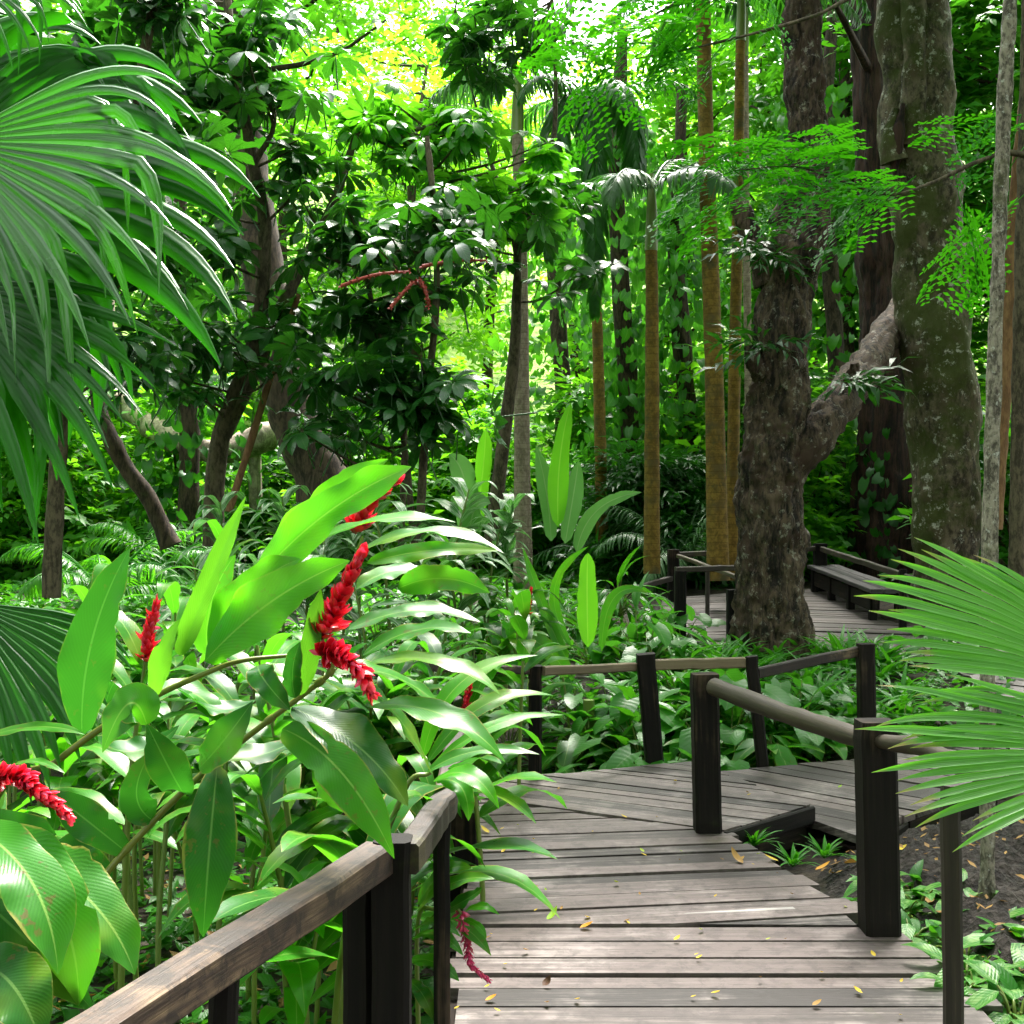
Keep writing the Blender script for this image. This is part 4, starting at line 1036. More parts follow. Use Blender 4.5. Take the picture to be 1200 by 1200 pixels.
def vine_column(label, px, d, top, w, n, seed, m='vine'):
    rng = np.random.default_rng(seed); x = (px - 600) / FPX * d; z0 = gzs(x, d); H = CAMZ + (600 - top) / FPX * d
    root = thing('vine_clad_tree', label, 'tree', (x, d, z0))
    mb = MB(); c = tube(mb, [(x, d, z0 - .2), (x + .1, d, z0 + H * .4), (x - .1, d + .1, H), (x, d, H + 3)], [.2, .17, .15, .1], 12, 40, lump=.03)
    mb.build('trunk', M['bark_brown'], root)
    f = MB(); creeper(f, c[:32], np.full(32, w) * (1 + .5 * np.sin(np.linspace(0, 9, 32) + seed)), n, rng, [tpl_leaf(4, 2, .26, .22, droop=.8, fold=.12, heart=True), tpl_leaf(4, 2, .2, .17, droop=1.1, fold=.15, heart=True)], arc=(0, 6.283))
    f.build('creeper', M[m], root)
vine_column('vine-clad trunk curtained with heart-shaped leaves between the brown palms', 730, 20.5, 240, .6, 1700, 1)
vine_column('vine-clad trunk with a loose curtain of leaves behind the tall ochre palm', 800, 21, 300, .55, 1200, 2)
vine_column('dark vine-clad trunk behind the grey palm', 655, 24, 280, .6, 1000, 3, 'shrub')
vine_column('creeper-covered trunk seen through the fork of the gnarled tree', 975, 22.5, 200, .7, 1500, 4, 'shrub')
vine_column('creeper-covered trunk at the left behind the umbrella trees', 215, 20, 300, .5, 700, 5, 'shrub_dark')

def shrub_proto(seed, H, W, m, twigs, n, per, size, name, cat, group):
    rng = np.random.default_rng(seed)
    root = thing(name, 'x', cat, (0, 0, 0), group)
    z = H * rng.uniform(.08, 1, n); a = rng.uniform(0, 6.28, n); r = W * np.sqrt(rng.uniform(0, 1, n)) * np.sqrt(np.clip(1.15 - z / H, .1, 1))
    C = np.stack([np.cos(a) * r, np.sin(a) * r, z], -1)
    s = MB()
    for k in range(0, n, 3): tube(s, [(C[k][0] * .15, C[k][1] * .15, -.15), C[k] * V3(.5, .5, .6), C[k]], [.02, .014, .006], 5, 6, cap=False)
    s.build('stem', M['bark_sapling'], root)
    f = MB(); leafy(f, twigs, C, rng, per, .35, size); f.build('foliage', M[m], root)
    return root
SH = [shrub_proto(101, 2.4, 1.1, 'shrub', TWIG, 55, 8, (.8, 1.2), 'leafy_shrub', 'shrub', 'shrubs under the trees'),
      shrub_proto(102, 2.0, 1.0, 'shrub_dark', TWIG_LONG, 50, 9, (.8, 1.2), 'leafy_shrub', 'shrub', 'shrubs under the trees'),
      shrub_proto(103, 3.4, 1.2, 'wood_far', TWIG, 70, 8, (.8, 1.3), 'leafy_shrub', 'shrub', 'shrubs under the trees')]
SHLAB = ['mid green leafy shrub under the trees', 'dark narrow-leaved shrub under the trees', 'tall light green shrub under the trees']
sp = []
for px, d, k in [(40, 20, 2), (-20, 24, 2), (90, 22, 2), (150, 24, 2), (220, 22, 2), (330, 23, 0), (420, 20, 2), (470, 22, 2), (540, 23, 2), (470, 28, 2), (600, 26, 2), (650, 21, 0), (690, 23, 2), (750, 19, 1), (790, 19.5, 1), (820, 23, 0), (870, 21, 2), (905, 20, 2), (940, 22, 2), (965, 24, 2), (1080, 22, 0), (1130, 20, 0), (1180, 18, 1), (1210, 16, 0),
                 (-60, 20, 2), (520, 26, 2), (380, 25, 2), (730, 26, 2), (1160, 25, 2), (1230, 21, 2), (560, 21, 2)]:
    x = (px - 600) / FPX * d; sp.append((x, d, gzs(x, d), k))
put_copies(SH, sp, SHLAB, rg, .8, 1.15)

# ------------------------------------------------------------------ hero leaf
def hero_leaf(mb, b, m, t, w, face=(0, -.55, .85), rnd=.5, fold=.12, wave=.065, a=.80, pb=.58, nl=26, nw=8, seed=0, cup=0.0, twist=0.0):
    b, m, t = (np.asarray(q, float) for q in (b, m, t))
    ctl = 2 * m - .5 * (b + t)
    v = np.linspace(0, 1, nl + 1)[:, None]
    c = (1 - v) ** 2 * b + 2 * v * (1 - v) * ctl + v ** 2 * t
    T = nrm(np.gradient(c, axis=0)); fc = nrm(np.asarray(face, float))
    F = np.repeat(fc[None], nl + 1, 0)
    S = nrm(np.cross(T, F)); N = np.cross(S, T)
    if twist:
        an = twist * v; S, N = S * np.cos(an) + N * np.sin(an), N * np.cos(an) - S * np.sin(an)
    pr = np.maximum(np.clip(np.sin(np.pi * v[:, 0] ** a), 0, 1) ** pb, .02)
    pr = pr * (1 - .35 * smooth(.80, .97, v[:, 0]))
    u = np.linspace(-1, 1, nw + 1)
    rg_ = np.random.default_rng(seed + 7)
    ph1, ph2 = rg_.uniform(0, 6.28, 2)
    wv = np.where(u[None] > 0, np.sin(v * 15 + ph1) + .5 * np.sin(v * 31 + ph2), np.sin(v * 13 + ph2) + .5 * np.sin(v * 27 + ph1))
    hw = (w / 2 * pr)[:, None]
    tear = np.ones((nl + 1, nw + 1))
    if rg_.uniform() < .6:
        for _ in range(int(rg_.integers(1, 4))):
            rr_ = int(rg_.integers(nl // 4, nl - 3)); sd_ = rg_.uniform() < .5; dp = rg_.uniform(.08, .26)
            cols = (u > 0) if sd_ else (u < 0)
            tear[rr_, cols] = 1 - dp * np.abs(u[cols]) ** 2
    asym = tear + .1 * np.sin(v * 9 + ph1) * np.abs(u[None])
    off = (fold * np.abs(u)[None] - cup * (u ** 2)[None]) * hw + wave * w * (np.abs(u) ** 2.5)[None] * wv * pr[:, None]
    pos = c[:, None] + S[:, None] * (u[None] * hw * asym)[..., None] + N[:, None] * off[..., None]
    UV = np.stack([np.broadcast_to((u + 1)[None] / 2, hw.repeat(nw + 1, 1).shape), np.broadcast_to(v, (nl + 1, nw + 1))], -1)
    mb.add(pos.reshape(-1, 3), grid_faces(nl + 1, nw + 1), UV.reshape(-1, 2), rnd)

BRACT = tpl_leaf(5, 4, .050, .029, .9, .55, -.9, .6, .06)
def flower_spike(root, pts, rad0, n, seed, mat='red', size=1.0, name='flower_spike', tipbud=True):
    rng = np.random.default_rng(seed); mb = MB()
    c = tube(mb, pts, [.006 * size, .005 * size, .003 * size], 6, 40)
    T = nrm(np.gradient(c, axis=0))
    f = (np.arange(n) + .5) / n; i = np.minimum((f * 39).astype(int), 38)
    a = np.arange(n) * 2.39996 + rng.normal(0, .25, n)
    A = nrm(np.cross(T[i], V3(.3, .8, .5))); B = np.cross(T[i], A)
    rad = A * np.cos(a)[:, None] + B * np.sin(a)[:, None]
    spread = (1.25 - .6 * f)[:, None]
    D = nrm(rad * spread + T[i] * (.45 + .6 * f)[:, None] + V3(0, 0, .1) + rng.normal(0, .2, (n, 3)))
    s = size * (1.1 - .5 * f) * rng.uniform(.65, 1.2, n)
    Mx = frames(D, nrm(T[i] - rad * .2)) * s[:, None, None]
    k = rng.uniform(0, 1, n)
    mb.stamp(BRACT, Mx, c[i] + rad * .004, k)
    # small paler tubular florets tucked in the bracts
    m = n // 2; j = rng.integers(0, n, m)
    mb.stamp(BRACT, frames(nrm(D[j] + rng.normal(0, .25, (m, 3))), -rad[j]) * (s[j] * .75)[:, None, None] * V3(.7, 1, 1)[None, None], c[i[j]] + rad[j] * .006, k[j], 1)
    return mb.build(name, [M[mat], M['bract_tip']], root)

# ------------------------------------------------------------------ hero ginger plants
def hero_ginger():
    def leafs(root, lst, seed):
        for q, (b, m, t, w, mat, kw) in enumerate(lst):
            mb = MB(); B, T = P(*b), P(*t)
            Mi = P(*m) if m is not None else (B + T) / 2 + V3(0, 0, .045 * np.linalg.norm(T - B) / .4)
            hero_leaf(mb, B, Mi, T, w * (b[2] + t[2]) / 2 / FPX, seed=seed * 50 + q, rnd=.25 + .5 * ((q * 37) % 10) / 10, **kw)
            mb.build('leaf', M[mat], root)
    fc = lambda x, y, z: dict(face=(x, y, z))
    cam_ = dict(face=(0, -.9, .4)); top = dict(face=(0, -.35, .95)); lft = dict(face=(-.35, -.75, .55)); rgt = dict(face=(.4, -.6, .7))
    # ---- lower stem with the two central flowers
    r = thing('red_ginger', 'tall red ginger stem leaning right with two red flower cones over the bed', 'ginger plant', P(60, 1130, 2.95))
    mb = MB(); c = tube(mb, [V3(-1.28, 3.0, -.45), P(60, 1130, 2.98), P(112, 1040, 2.98), P(180, 962, 3), P(245, 900, 3.0), P(310, 848, 3.0), P(370, 803, 3), P(388, 786, 3), P(392, 760, 3)], [.011, .010, .009, .0085, .008, .0075, .007, .006, .005], 10, 70)
    for f in (22, 34, 44, 53, 60):   # sheath joints along the cane
        tube(mb, [c[f] - nrm(c[f + 1] - c[f]) * .012, c[f], c[f] + nrm(c[f + 1] - c[f]) * .012], [.0092, .0108, .0092], 10, 7)
    mb.build('stem', M['stem_olive'], r)
    flower_spike(r, [P(376, 748, 2.96), P(398, 705, 2.94), P(424, 648, 2.92)], .02, 80, 1, size=1.15)
    flower_spike(r, [P(378, 768, 2.93), P(398, 768, 2.88), P(420, 785, 2.85), P(437, 815, 2.84)], .02, 58, 2, size=1.1)
    L = [((342, 829, 3.0), (420, 875, 2.9), (478, 945, 2.85), 66, 'ginger_dark', top), ((331, 854, 2.98), (400, 905, 2.82), (462, 1006, 2.75), 54, 'ginger', lft),
         ((433, 827, 2.95), (520, 838, 2.8), (592, 893, 2.75), 46, 'ginger', top), ((425, 800, 2.95), (470, 845, 3.0), (505, 905, 3.05), 34, 'ginger', top),
         ((433, 777, 2.95), (520, 775, 2.9), (586, 814, 2.85), 30, 'ginger', top), ((425, 768, 3.0), (490, 738, 3.0), (552, 742, 2.95), 38, 'ginger', top),
         ((408, 738, 3.05), (490, 715, 3.1), (563, 729, 3.1), 36, 'ginger', top), ((302, 780, 2.98), (312, 800, 2.9), (340, 832, 2.9), 34, 'ginger_dark', cam_),
         ((346, 818, 2.95), (343, 785, 2.93), (352, 752, 2.92), 24, 'ginger_dark', cam_), ((352, 815, 2.97), (365, 750, 2.95), (376, 690, 2.95), 26, 'stemleaf', cam_),
         ((375, 872, 3.0), (383, 915, 2.98), (402, 952, 2.98), 30, 'ginger', lft), ((233, 900, 2.98), (262, 868, 2.9), (296, 822, 2.92), 42, 'ginger_dark', cam_),
         ((255, 895, 3.0), (245, 1000, 2.9), (238, 1098, 2.92), 56, 'ginger_dark', dict(face=(.25, -.95, .1), fold=.1)),
         ((215, 930, 3.0), (198, 900, 2.9), (172, 848, 2.86), 46, 'ginger_dark', cam_), ((172, 850, 2.86), (150, 825, 2.85), (120, 882, 2.84), 58, 'ginger', dict(face=(-.2, -.8, .55), fold=-.1)),
         ((180, 962, 3), (160, 930, 2.95), (178, 880, 2.92), 40, 'ginger_dark', cam_), ((150, 1000, 3), (100, 960, 2.95), (55, 925, 2.95), 42, 'ginger_dark', cam_),
         ((260, 888, 3.02), (320, 880, 3.1), (375, 845, 3.15), 40, 'ginger_dark', top), ((120, 1045, 3), (95, 1005, 3), (62, 990, 3.0), 50, 'ginger_dark', cam_),
         ((440, 880, 3.0), (400, 850, 3.05), (345, 842, 3.05), 40, 'ginger_dark', top), ((395, 790, 3.02), (455, 790, 3.15), (520, 830, 3.2), 40, 'ginger', top)]
    leafs(r, L, 1)
    # ---- upper stem
    r = thing('red_ginger', 'red ginger stem arching up with large bright translucent leaves at the middle left', 'ginger plant', P(-20, 980, 3.1))
    mb = MB(); tube(mb, [V3(-1.55, 3.2, -.45), P(-20, 985, 3.12), P(70, 890, 3.1), P(165, 825, 3.08), P(246, 787, 3.05), P(285, 774, 3.05), P(342, 768, 3.08)], [.011, .010, .009, .0085, .007, .006, .005], 10, 60); mb.build('stem', M['stem_olive'], r)
    mb = MB(); tube(mb, [P(342, 768, 3.08), P(362, 745, 3.1), P(400, 690, 3.12), P(425, 630, 3.15)], [.007, .007, .006, .004], 8, 24); mb.build('stem', M['stem_olive'], r)
    flower_spike(r, [P(415, 625, 3.22), P(432, 590, 3.22), P(466, 560, 3.2)], .02, 64, 3, size=1.1)
    L = [((240, 775, 3.02), (318, 705, 2.92), (410, 657, 2.88), 68, 'ginger_bright', dict(face=(-.3, -.85, .35), fold=.08)), ((246, 765, 3.06), (290, 695, 3.0), (352, 655, 3.0), 56, 'ginger_bright', dict(face=(-.4, -.85, .3))),
         ((243, 768, 3.1), (248, 705, 3.08), (276, 650, 3.08), 46, 'ginger', dict(face=(.2, -.8, .6))), ((300, 680, 3.1), (385, 600, 3.0), (482, 547, 2.98), 62, 'ginger_bright', dict(face=(-.4, -.8, .35))),
         ((330, 655, 3.1), (385, 585, 3.1), (455, 538, 3.1), 42, 'ginger_bright', dict(face=(-.5, -.8, .2))), ((350, 645, 3.08), (440, 610, 3.0), (534, 612, 3.0), 30, 'ginger_bright', top),
         ((210, 768, 3.02), (240, 690, 2.98), (288, 582, 2.98), 26, 'stemleaf', dict(face=(.3, -.9, .2), fold=.5)), ((182, 815, 3.05), (190, 770, 3), (212, 725, 3), 26, 'stemleaf', cam_),
         ((96, 862, 3.08), (108, 750, 2.98), (152, 643, 2.96), 58, 'ginger_dark', dict(face=(.1, -.95, .25))), ((425, 645, 3.1), (510, 622, 3.1), (590, 648, 3.05), 28, 'ginger', top),
         ((430, 660, 3.12), (505, 645, 3.15), (585, 645, 3.2), 24, 'ginger', dict(face=(0, -.8, .6))), ((466, 690, 3.15), (520, 678, 3.1), (574, 695, 3.1), 36, 'ginger', cam_),
         ((433, 712, 3.15), (470, 706, 3.15), (498, 716, 3.15), 13, 'ginger', top), ((418, 690, 3.15), (470, 668, 3.2), (530, 680, 3.25), 36, 'ginger', top),
         ((290, 775, 3.05), (335, 790, 3.15), (375, 765, 3.2), 46, 'ginger', top), ((165, 825, 3.1), (220, 810, 3.2), (262, 850, 3.2), 52, 'ginger', top), ((110, 865, 3.12), (160, 880, 3.2), (210, 850, 3.25), 50, 'ginger_dark', top),
         ((200, 800, 3.1), (250, 830, 3.2), (300, 820, 3.25), 44, 'ginger_dark', top)]
    leafs(r, L, 2)
    # ---- near plant cut by the lower left corner
    r = thing('red_ginger', 'red ginger with a drooping red flower and broad leaves at the lower left corner', 'ginger plant', V3(-1.25, 2.45, -.45))
    mb = MB(); tube(mb, [V3(-1.25, 2.45, -.45), V3(-1.22, 2.45, .3), P(-60, 1010, 2.45), P(-20, 930, 2.45)], [.013, .012, .010, .008], 10, 40); mb.build('stem', M['stem_olive'], r)
    mb = MB(); tube(mb, [V3(-1.2, 2.4, .1), P(-60, 1000, 2.35), P(-40, 965, 2.3)], [.01, .009, .008], 8, 24); mb.build('stem', M['stem_olive'], r)
    flower_spike(r, [P(-22, 918, 2.42), P(18, 912, 2.38), P(48, 930, 2.35), P(82, 958, 2.34)], .02, 75, 4, size=.85)
    L = [((-40, 965, 2.3), (35, 1030, 2.15), (68, 1142, 2.08), 74, 'ginger', dict(face=(.25, -.55, .8))), ((-35, 975, 2.36), (60, 1050, 2.25), (92, 1178, 2.2), 86, 'ginger', dict(face=(-.1, -.5, .85))),
         ((0, 990, 2.4), (100, 1050, 2.32), (158, 1142, 2.28), 76, 'ginger', rgt), ((-40, 1040, 2.3), (30, 1100, 2.25), (110, 1185, 2.2), 70, 'ginger_dark', dict(face=(-.3, -.7, .6))),
         ((-30, 1130, 2.2), (15, 1155, 2.15), (50, 1230, 2.1), 80, 'ginger_dark', dict(face=(.2, -.7, .6))), ((-30, 868, 2.5), (40, 852, 2.4), (100, 861, 2.36), 16, 'ginger', dict(face=(0, -.6, .8))),
         ((10, 900, 2.5), (40, 892, 2.42), (76, 906, 2.38), 14, 'ginger', top), ((-40, 965, 2.45), (20, 972, 2.45), (66, 978, 2.45), 44, 'ginger_dark', cam_), ((-30, 1010, 2.5), (40, 1015, 2.55), (105, 1035, 2.6), 60, 'ginger_dark', top)]
    leafs(r, L, 3)
M['stemleaf'] = leafmat('rolled_leaf', (0.06, 0.13, 0.02), (0.11, 0.20, 0.03), (0.25, 0.5, 0.04), 0.35, 0.34, 0.4, 30)
hero_ginger()

# ------------------------------------------------------------------ ginger bed: repeated plants
def ginger_proto(seed, H, lean, nl, mats, flower=None, label='x', name='ginger_plant', LL=.50, group='leafy ginger plants filling the left bed'):
    rng = np.random.default_rng(seed)
    root = thing(name, label, 'ginger plant', (0, 0, 0), group)
    mb = MB(); c = tube(mb, [(0, 0, -.15), (lean * .2, .02, H * .4), (lean * .55, .0, H * .75), (lean, .02, H)], [.013, .012, .010, .006], 8, 40)
    mb.build('stem', M['stem'], root)
    az = rng.uniform(0, 6.28)
    for k in range(nl):
        f = .58 + .40 * k / (nl - 1); i = int(f * 39); a = az + (math.pi if k % 2 else 0) + rng.normal(0, .35)
        el = rng.uniform(.25, .7) + .5 * max(0, f - .85) * 5
        d = nrm(V3(math.cos(a) * math.cos(el), math.sin(a) * math.cos(el), math.sin(el)))
        l = LL * rng.uniform(.8, 1.15) * (1 if f < .9 else .8)
        b = c[i]; m = b + d * l * .55; t = b + d * l * .8 + V3(math.cos(a), math.sin(a), 0) * l * .18 + V3(0, 0, -l * rng.uniform(.1, .5))
        lf = MB(); hero_leaf(lf, b, m, t, l * rng.uniform(.2, .26), face=(-math.cos(a) * .3, -math.sin(a) * .3, .95), rnd=rng.uniform(0, 1), nl=10, nw=4, seed=seed * 100 + k, wave=.04)
        lf.build('leaf', M[mats[k % len(mats)]], root)
    if flower:
        flower_spike(root, [c[-1], c[-1] + V3(.02, 0, .10), c[-1] + V3(.05, 0, .2)], .02, 60, seed, flower)
    return root
GB = [ginger_proto(201, 1.45, .25, 12, ['ginger', 'ginger_dark']), ginger_proto(202, 1.7, -.2, 13, ['ginger', 'ginger']), ginger_proto(203, 1.25, .35, 11, ['ginger', 'ginger_dark', 'ginger']), ginger_proto(204, 1.1, -.1, 10, ['ginger_bright', 'ginger'])]
GLAB = ['leafy green ginger stem in the left bed behind the railing'] * 4
rg = np.random.default_rng(205)
pl = []
for px0, px1, d0, d1, n in ((230, 530, 3.6, 4.6, 8), (-40, 560, 4.6, 6.2, 26), (440, 640, 5.2, 7.0, 12), (-60, 600, 6.2, 8.4, 24), (500, 700, 8.3, 10.0, 10)):
    for q in range(n):
        d = rg.uniform(d0, d1); px = rg.uniform(px0, px1); x = (px - 600) / FPX * d
        if x > -.42 and d < 7.7: x = -.45 - rg.uniform(0, .25)
        pl.append((x, d, gzs(x, d), int(rg.integers(0, 4))))
put_copies(GB, pl, GLAB, rg, .82, 1.1)
# flowering repeats, each at its own flower
def flowering(px, py, d, seed, label, H0=None, mat='red', lean=.1, h=1.2, size=1.0, curve=None, nleaf=9):
    x = (px - 600) / FPX * d; ztop = CAMZ - (py - 600) / FPX * d; z0 = gzs(x, d); H = ztop - z0
    root = ginger_proto(seed, H, lean, nleaf, ['ginger', 'ginger_dark'], None, label, 'red_ginger', group='red gingers in flower')
    c = V3(lean, .02, H)
    flower_spike(root, [c, c + V3(.015, 0, .09) * size, c + V3(.04, 0, .19) * size], .02, 60, seed, mat, size)
    root.location = (x - lean, d, z0)
flowering(168, 776, 4.2, 211, 'red ginger with an upright red flower cone at the left of the bed', size=1.1)
flowering(264, 640, 6.6, 212, 'red ginger whose small red flower just shows above the bed', size=.6)
flowering(616, 722, 7.2, 213, 'red ginger with a small red cone behind the bend of the boardwalk', size=.85, lean=.05)
flowering(544, 838, 5.2, 214, 'red ginger with a half-open red bud above the left railing', size=.7, lean=-.1)
# pink hanging spike over the deck edge
def hanging():
    base = V3(-.28, 3.85, gzs(-.28, 3.85))
    r = thing('hanging_ginger', 'small ginger plant with a hanging pink flower spike over the deck edge', 'ginger plant', base)
    mb = MB(); c = tube(mb, [base - V3(0, 0, .1), V3(-.3, 3.84, .0), P(490, 1080, 3.8), P(510, 1065, 3.75), P(535, 1065, 3.72), P(543, 1078, 3.72)], [.009, .008, .007, .006, .005, .004], 8, 40); mb.build('stem', M['stem'], r)
    flower_spike(r, [P(540, 1068, 3.72), P(547, 1105, 3.72), P(552, 1130, 3.7), P(574, 1150, 3.7)], .02, 80, 9, 'pink', .55)
    for q, (b, m, t, w, mt) in enumerate([((490, 1060, 3.8), (520, 1022, 3.75), (554, 1018, 3.72), 26, 'ginger'), ((488, 1068, 3.8), (530, 1035, 3.7), (580, 1030, 3.65), 24, 'ginger'), ((505, 1075, 3.75), (545, 1055, 3.7), (565, 1040, 3.68), 20, 'ginger_dark'),
              ((486, 1090, 3.8), (510, 1080, 3.7), (540, 1098, 3.66), 18, 'ginger'), ((486, 1098, 3.8), (515, 1096, 3.7), (543, 1120, 3.66), 20, 'ginger'), ((480, 1125, 3.8), (510, 1128, 3.7), (538, 1150, 3.66), 22, 'ginger'),
              ((478, 1150, 3.8), (495, 1165, 3.7), (508, 1196, 3.66), 20, 'ginger_dark'), ((545, 1068, 3.75), (565, 1062, 3.7), (585, 1072, 3.7), 12, 'ginger_bright'), ((540, 1075, 3.75), (560, 1085, 3.7), (570, 1100, 3.7), 10, 'ginger_bright')]):
        lf = MB(); hero_leaf(lf, P(*b), P(*m), P(*t), w * 3.75 / FPX, face=(0, -.5, .85), seed=900 + q, rnd=.4); lf.build('leaf', M[mt], r)
hanging()
def rail_leaves():
    base = V3(-.55, 3.6, gzs(-.55, 3.6))
    r = thing('ginger_plant', 'ginger stem poking two folded leaves over the corner of the left railing', 'ginger plant', base)
    mb = MB(); tube(mb, [base - V3(0, 0, .1), V3(-.5, 3.6, .3), P(470, 935, 3.5), P(505, 905, 3.5)], [.01, .009, .008, .006], 8, 30); mb.build('stem', M['stem'], r)
    for q, (b, m, t, w, mt) in enumerate([((508, 915, 3.45), (550, 908, 3.35), (585, 948, 3.3), 26, 'ginger_bright'), ((512, 915, 3.45), (540, 922, 3.38), (549, 962, 3.34), 26, 'ginger'), ((500, 905, 3.5), (560, 880, 3.5), (632, 884, 3.5), 20, 'ginger'), ((505, 900, 3.55), (580, 850, 3.6), (660, 838, 3.7), 18, 'ginger_bright'),
              ((500, 895, 3.6), (570, 825, 3.7), (648, 815, 3.8), 24, 'ginger'), ((495, 890, 3.6), (540, 800, 3.7), (630, 768, 3.8), 26, 'ginger_bright')]):
        lf = MB(); hero_leaf(lf, P(*b), P(*m), P(*t), w * 3.5 / FPX, face=(0, -.5, .85), seed=930 + q, rnd=.4); lf.build('leaf', M[mt], r)
rail_leaves()

# variegated gingers
VG = [ginger_proto(221, 1.35, .15, 16, ['varieg'], None, 'x', 'variegated_ginger', .42, 'variegated plants behind the ginger bed'), ginger_proto(222, 1.6, -.2, 18, ['varieg'], None, 'x', 'variegated_ginger', .46, 'variegated plants behind the ginger bed')]
pl = []
for px, d, k in [(215, 8.6, 0), (245, 8.9, 1), (275, 8.5, 0), (300, 9.0, 1), (325, 8.7, 1), (350, 9.2, 0), (375, 8.8, 1), (400, 9.3, 0), (440, 8.8, 0), (465, 9.4, 1), (490, 8.9, 0), (515, 9.5, 1), (545, 9.1, 0), (565, 9.8, 1), (590, 10.2, 0), (425, 10, 1), (335, 10, 1), (260, 10, 1)]:
    x = (px - 600) / FPX * d; pl.append((x, d, gzs(x, d) + .25, k))
put_copies(VG, pl, ['pale striped variegated ginger at the back of the left bed'] * 2, rg, .9, 1.2)

# ------------------------------------------------------------------ fan palms
def fan(mb, H, e1, e2, a0, a1, n, L, joint, rng, droop=1.4, hang=.15, cup=.0, toward=None, pleat=.55, kink=(.45, .8), rag=.1, wide=1.0, base_d=.55, up_d=.95, jag=0.0):
    H = np.asarray(H, float); e1 = nrm(e1); e2 = nrm(e2); N = nrm(np.cross(e1, e2)); da = (a1 - a0) / n
    tw = V3(0, 0, -1) if toward is None else nrm(toward)
    rows = np.concatenate([np.linspace(.04, joint, 6), np.linspace(joint, 1, 11)[1:]])
    for k in range(n):
        th = a0 + da * (k + .5); f = (k + .5) / n
        Lk = L * (.80 + .2 * math.sin(math.pi * f)) * rng.uniform(1 - rag, 1 + rag * .4)
        d = e1 * math.cos(th) + e2 * math.sin(th); s0 = -e1 * math.sin(th) + e2 * math.cos(th)
        hanging_ = rng.uniform() < hang; kr = rng.uniform(*kink); side = rng.normal(0, .10)
        p = H + d * rows[0] * Lk; prev = rows[0]; pos, uv = [], []
        dj = rng.uniform(1 - jag, 1 + jag); dd = d.copy(); tws = rng.normal(0, .5 + jag)
        for r in rows:
            step = (r - prev) * Lk
            if r > joint * .8:
                g = droop * (base_d + up_d * max(0.0, math.sin(th))) * dj * (r - joint * .8) / (1 - joint * .8) * (r - prev) / (1 - joint) * 1.9
                dd = nrm(dd + tw * g + s0 * side * (r - prev))
            if hanging_ and r > kr: dd = nrm(dd * .72 + V3(0, 0, -.5) + s0 * side)
            p = p + dd * step; prev = r
            s = nrm(s0 - dd * (s0 @ dd)); nn = nrm(np.cross(dd, s))
            hwj = joint * Lk * math.tan(da / 2) * 1.04
            hw = r * Lk * math.tan(da / 2) * 1.04 if r <= joint else hwj * wide * max(.04, (1 - ((r - joint) / (1 - joint)) ** 2.2))
            if r > joint:
                an = tws * (r - joint); s, nn = s * math.cos(an) + nn * math.sin(an), nn * math.cos(an) - s * math.sin(an)
            pos += [p - s * hw, p + nn * hw * pleat, p + s * hw]; uv += [[0, r], [.5, r], [1, r]]
        mb.add(pos, grid_faces(len(rows), 3), uv, rng.uniform(0, 1))

def fan_palm_left():
    rng = np.random.default_rng(301)
    base = V3(-2.35, 3.7, gzs(-2.35, 3.7))
    r = thing('fan_palm', 'large dark green fan palm with drooping split leaf tips at the left edge', 'palm', base)
    mb = MB(); crownp = V3(-2.3, 3.75, 1.75); tube(mb, [base - V3(0, 0, .2), base + V3(.02, 0, 1), crownp], [.15, .13, .12], 14, 24, lump=.03, lscale=4); mb.build('trunk', M['bark_brown'], r)
    def leaf(H, e1, e2, a0, a1, n, L, joint, **kw):
        mat = kw.pop('mat', 'fan_dark'); f = MB(); fan(f, H, e1, e2, R(a0), R(a1), n, L, joint, rng, **kw); o = f.build('leaf', M[mat], r)
        p = MB(); H = np.asarray(H, float); tube(p, [crownp, (crownp + H) / 2 + V3(0, 0, .12), H], [.016, .012, .009], 6, 12); p.build('petiole', M['stem'], o)
    H = P(-135, 245, 3.4)
    leaf(P(-120, 225, 3.4), (1, -.12, .05), (.05, .30, .95), -95, 70, 34, 1.16, .52, droop=1.5, hang=.30, toward=(.30, -.40, -.9), kink=(.52, .8), wide=1.5, base_d=.95, up_d=.9, jag=.35, rag=.16)
    leaf(P(-150, 150, 3.6), (1, -.10, -.05), (.05, .35, .93), -70, 62, 24, 1.08, .5, droop=1.5, hang=.25, toward=(.35, -.35, -.9), kink=(.5, .8), wide=1.5, base_d=1.05, up_d=.8, jag=.4, rag=.16)
    leaf(P(-60, 165, 3.2), (1, -.25, -.05), (.05, .2, .95), -66, 28, 18, .92, .46, mat='fan_sheen', droop=1.25, hang=.4, toward=(.25, -.3, -.95), kink=(.45, .75), wide=1.15, base_d=.7, up_d=.9, jag=.4, rag=.2)
    leaf(P(-70, 330, 3.2), (1, -.2, -.1), (.1, .35, .9), -105, 5, 24, .85, .45, droop=1.1, hang=.2, wide=1.4, jag=.35, toward=(.1, -.3, -.95))
    leaf(P(-40, 705, 3.35), (1, -.1, .0), (.05, .6, .8), -100, -5, 20, .66, .6, droop=1.2, hang=.1, wide=1.2, jag=.3)
    leaf(P(-50, -30, 3.5), (1, -.1, .1), (.0, .5, .85), -75, 20, 20, .5, .45, droop=1.6, hang=.25)
fan_palm_left()
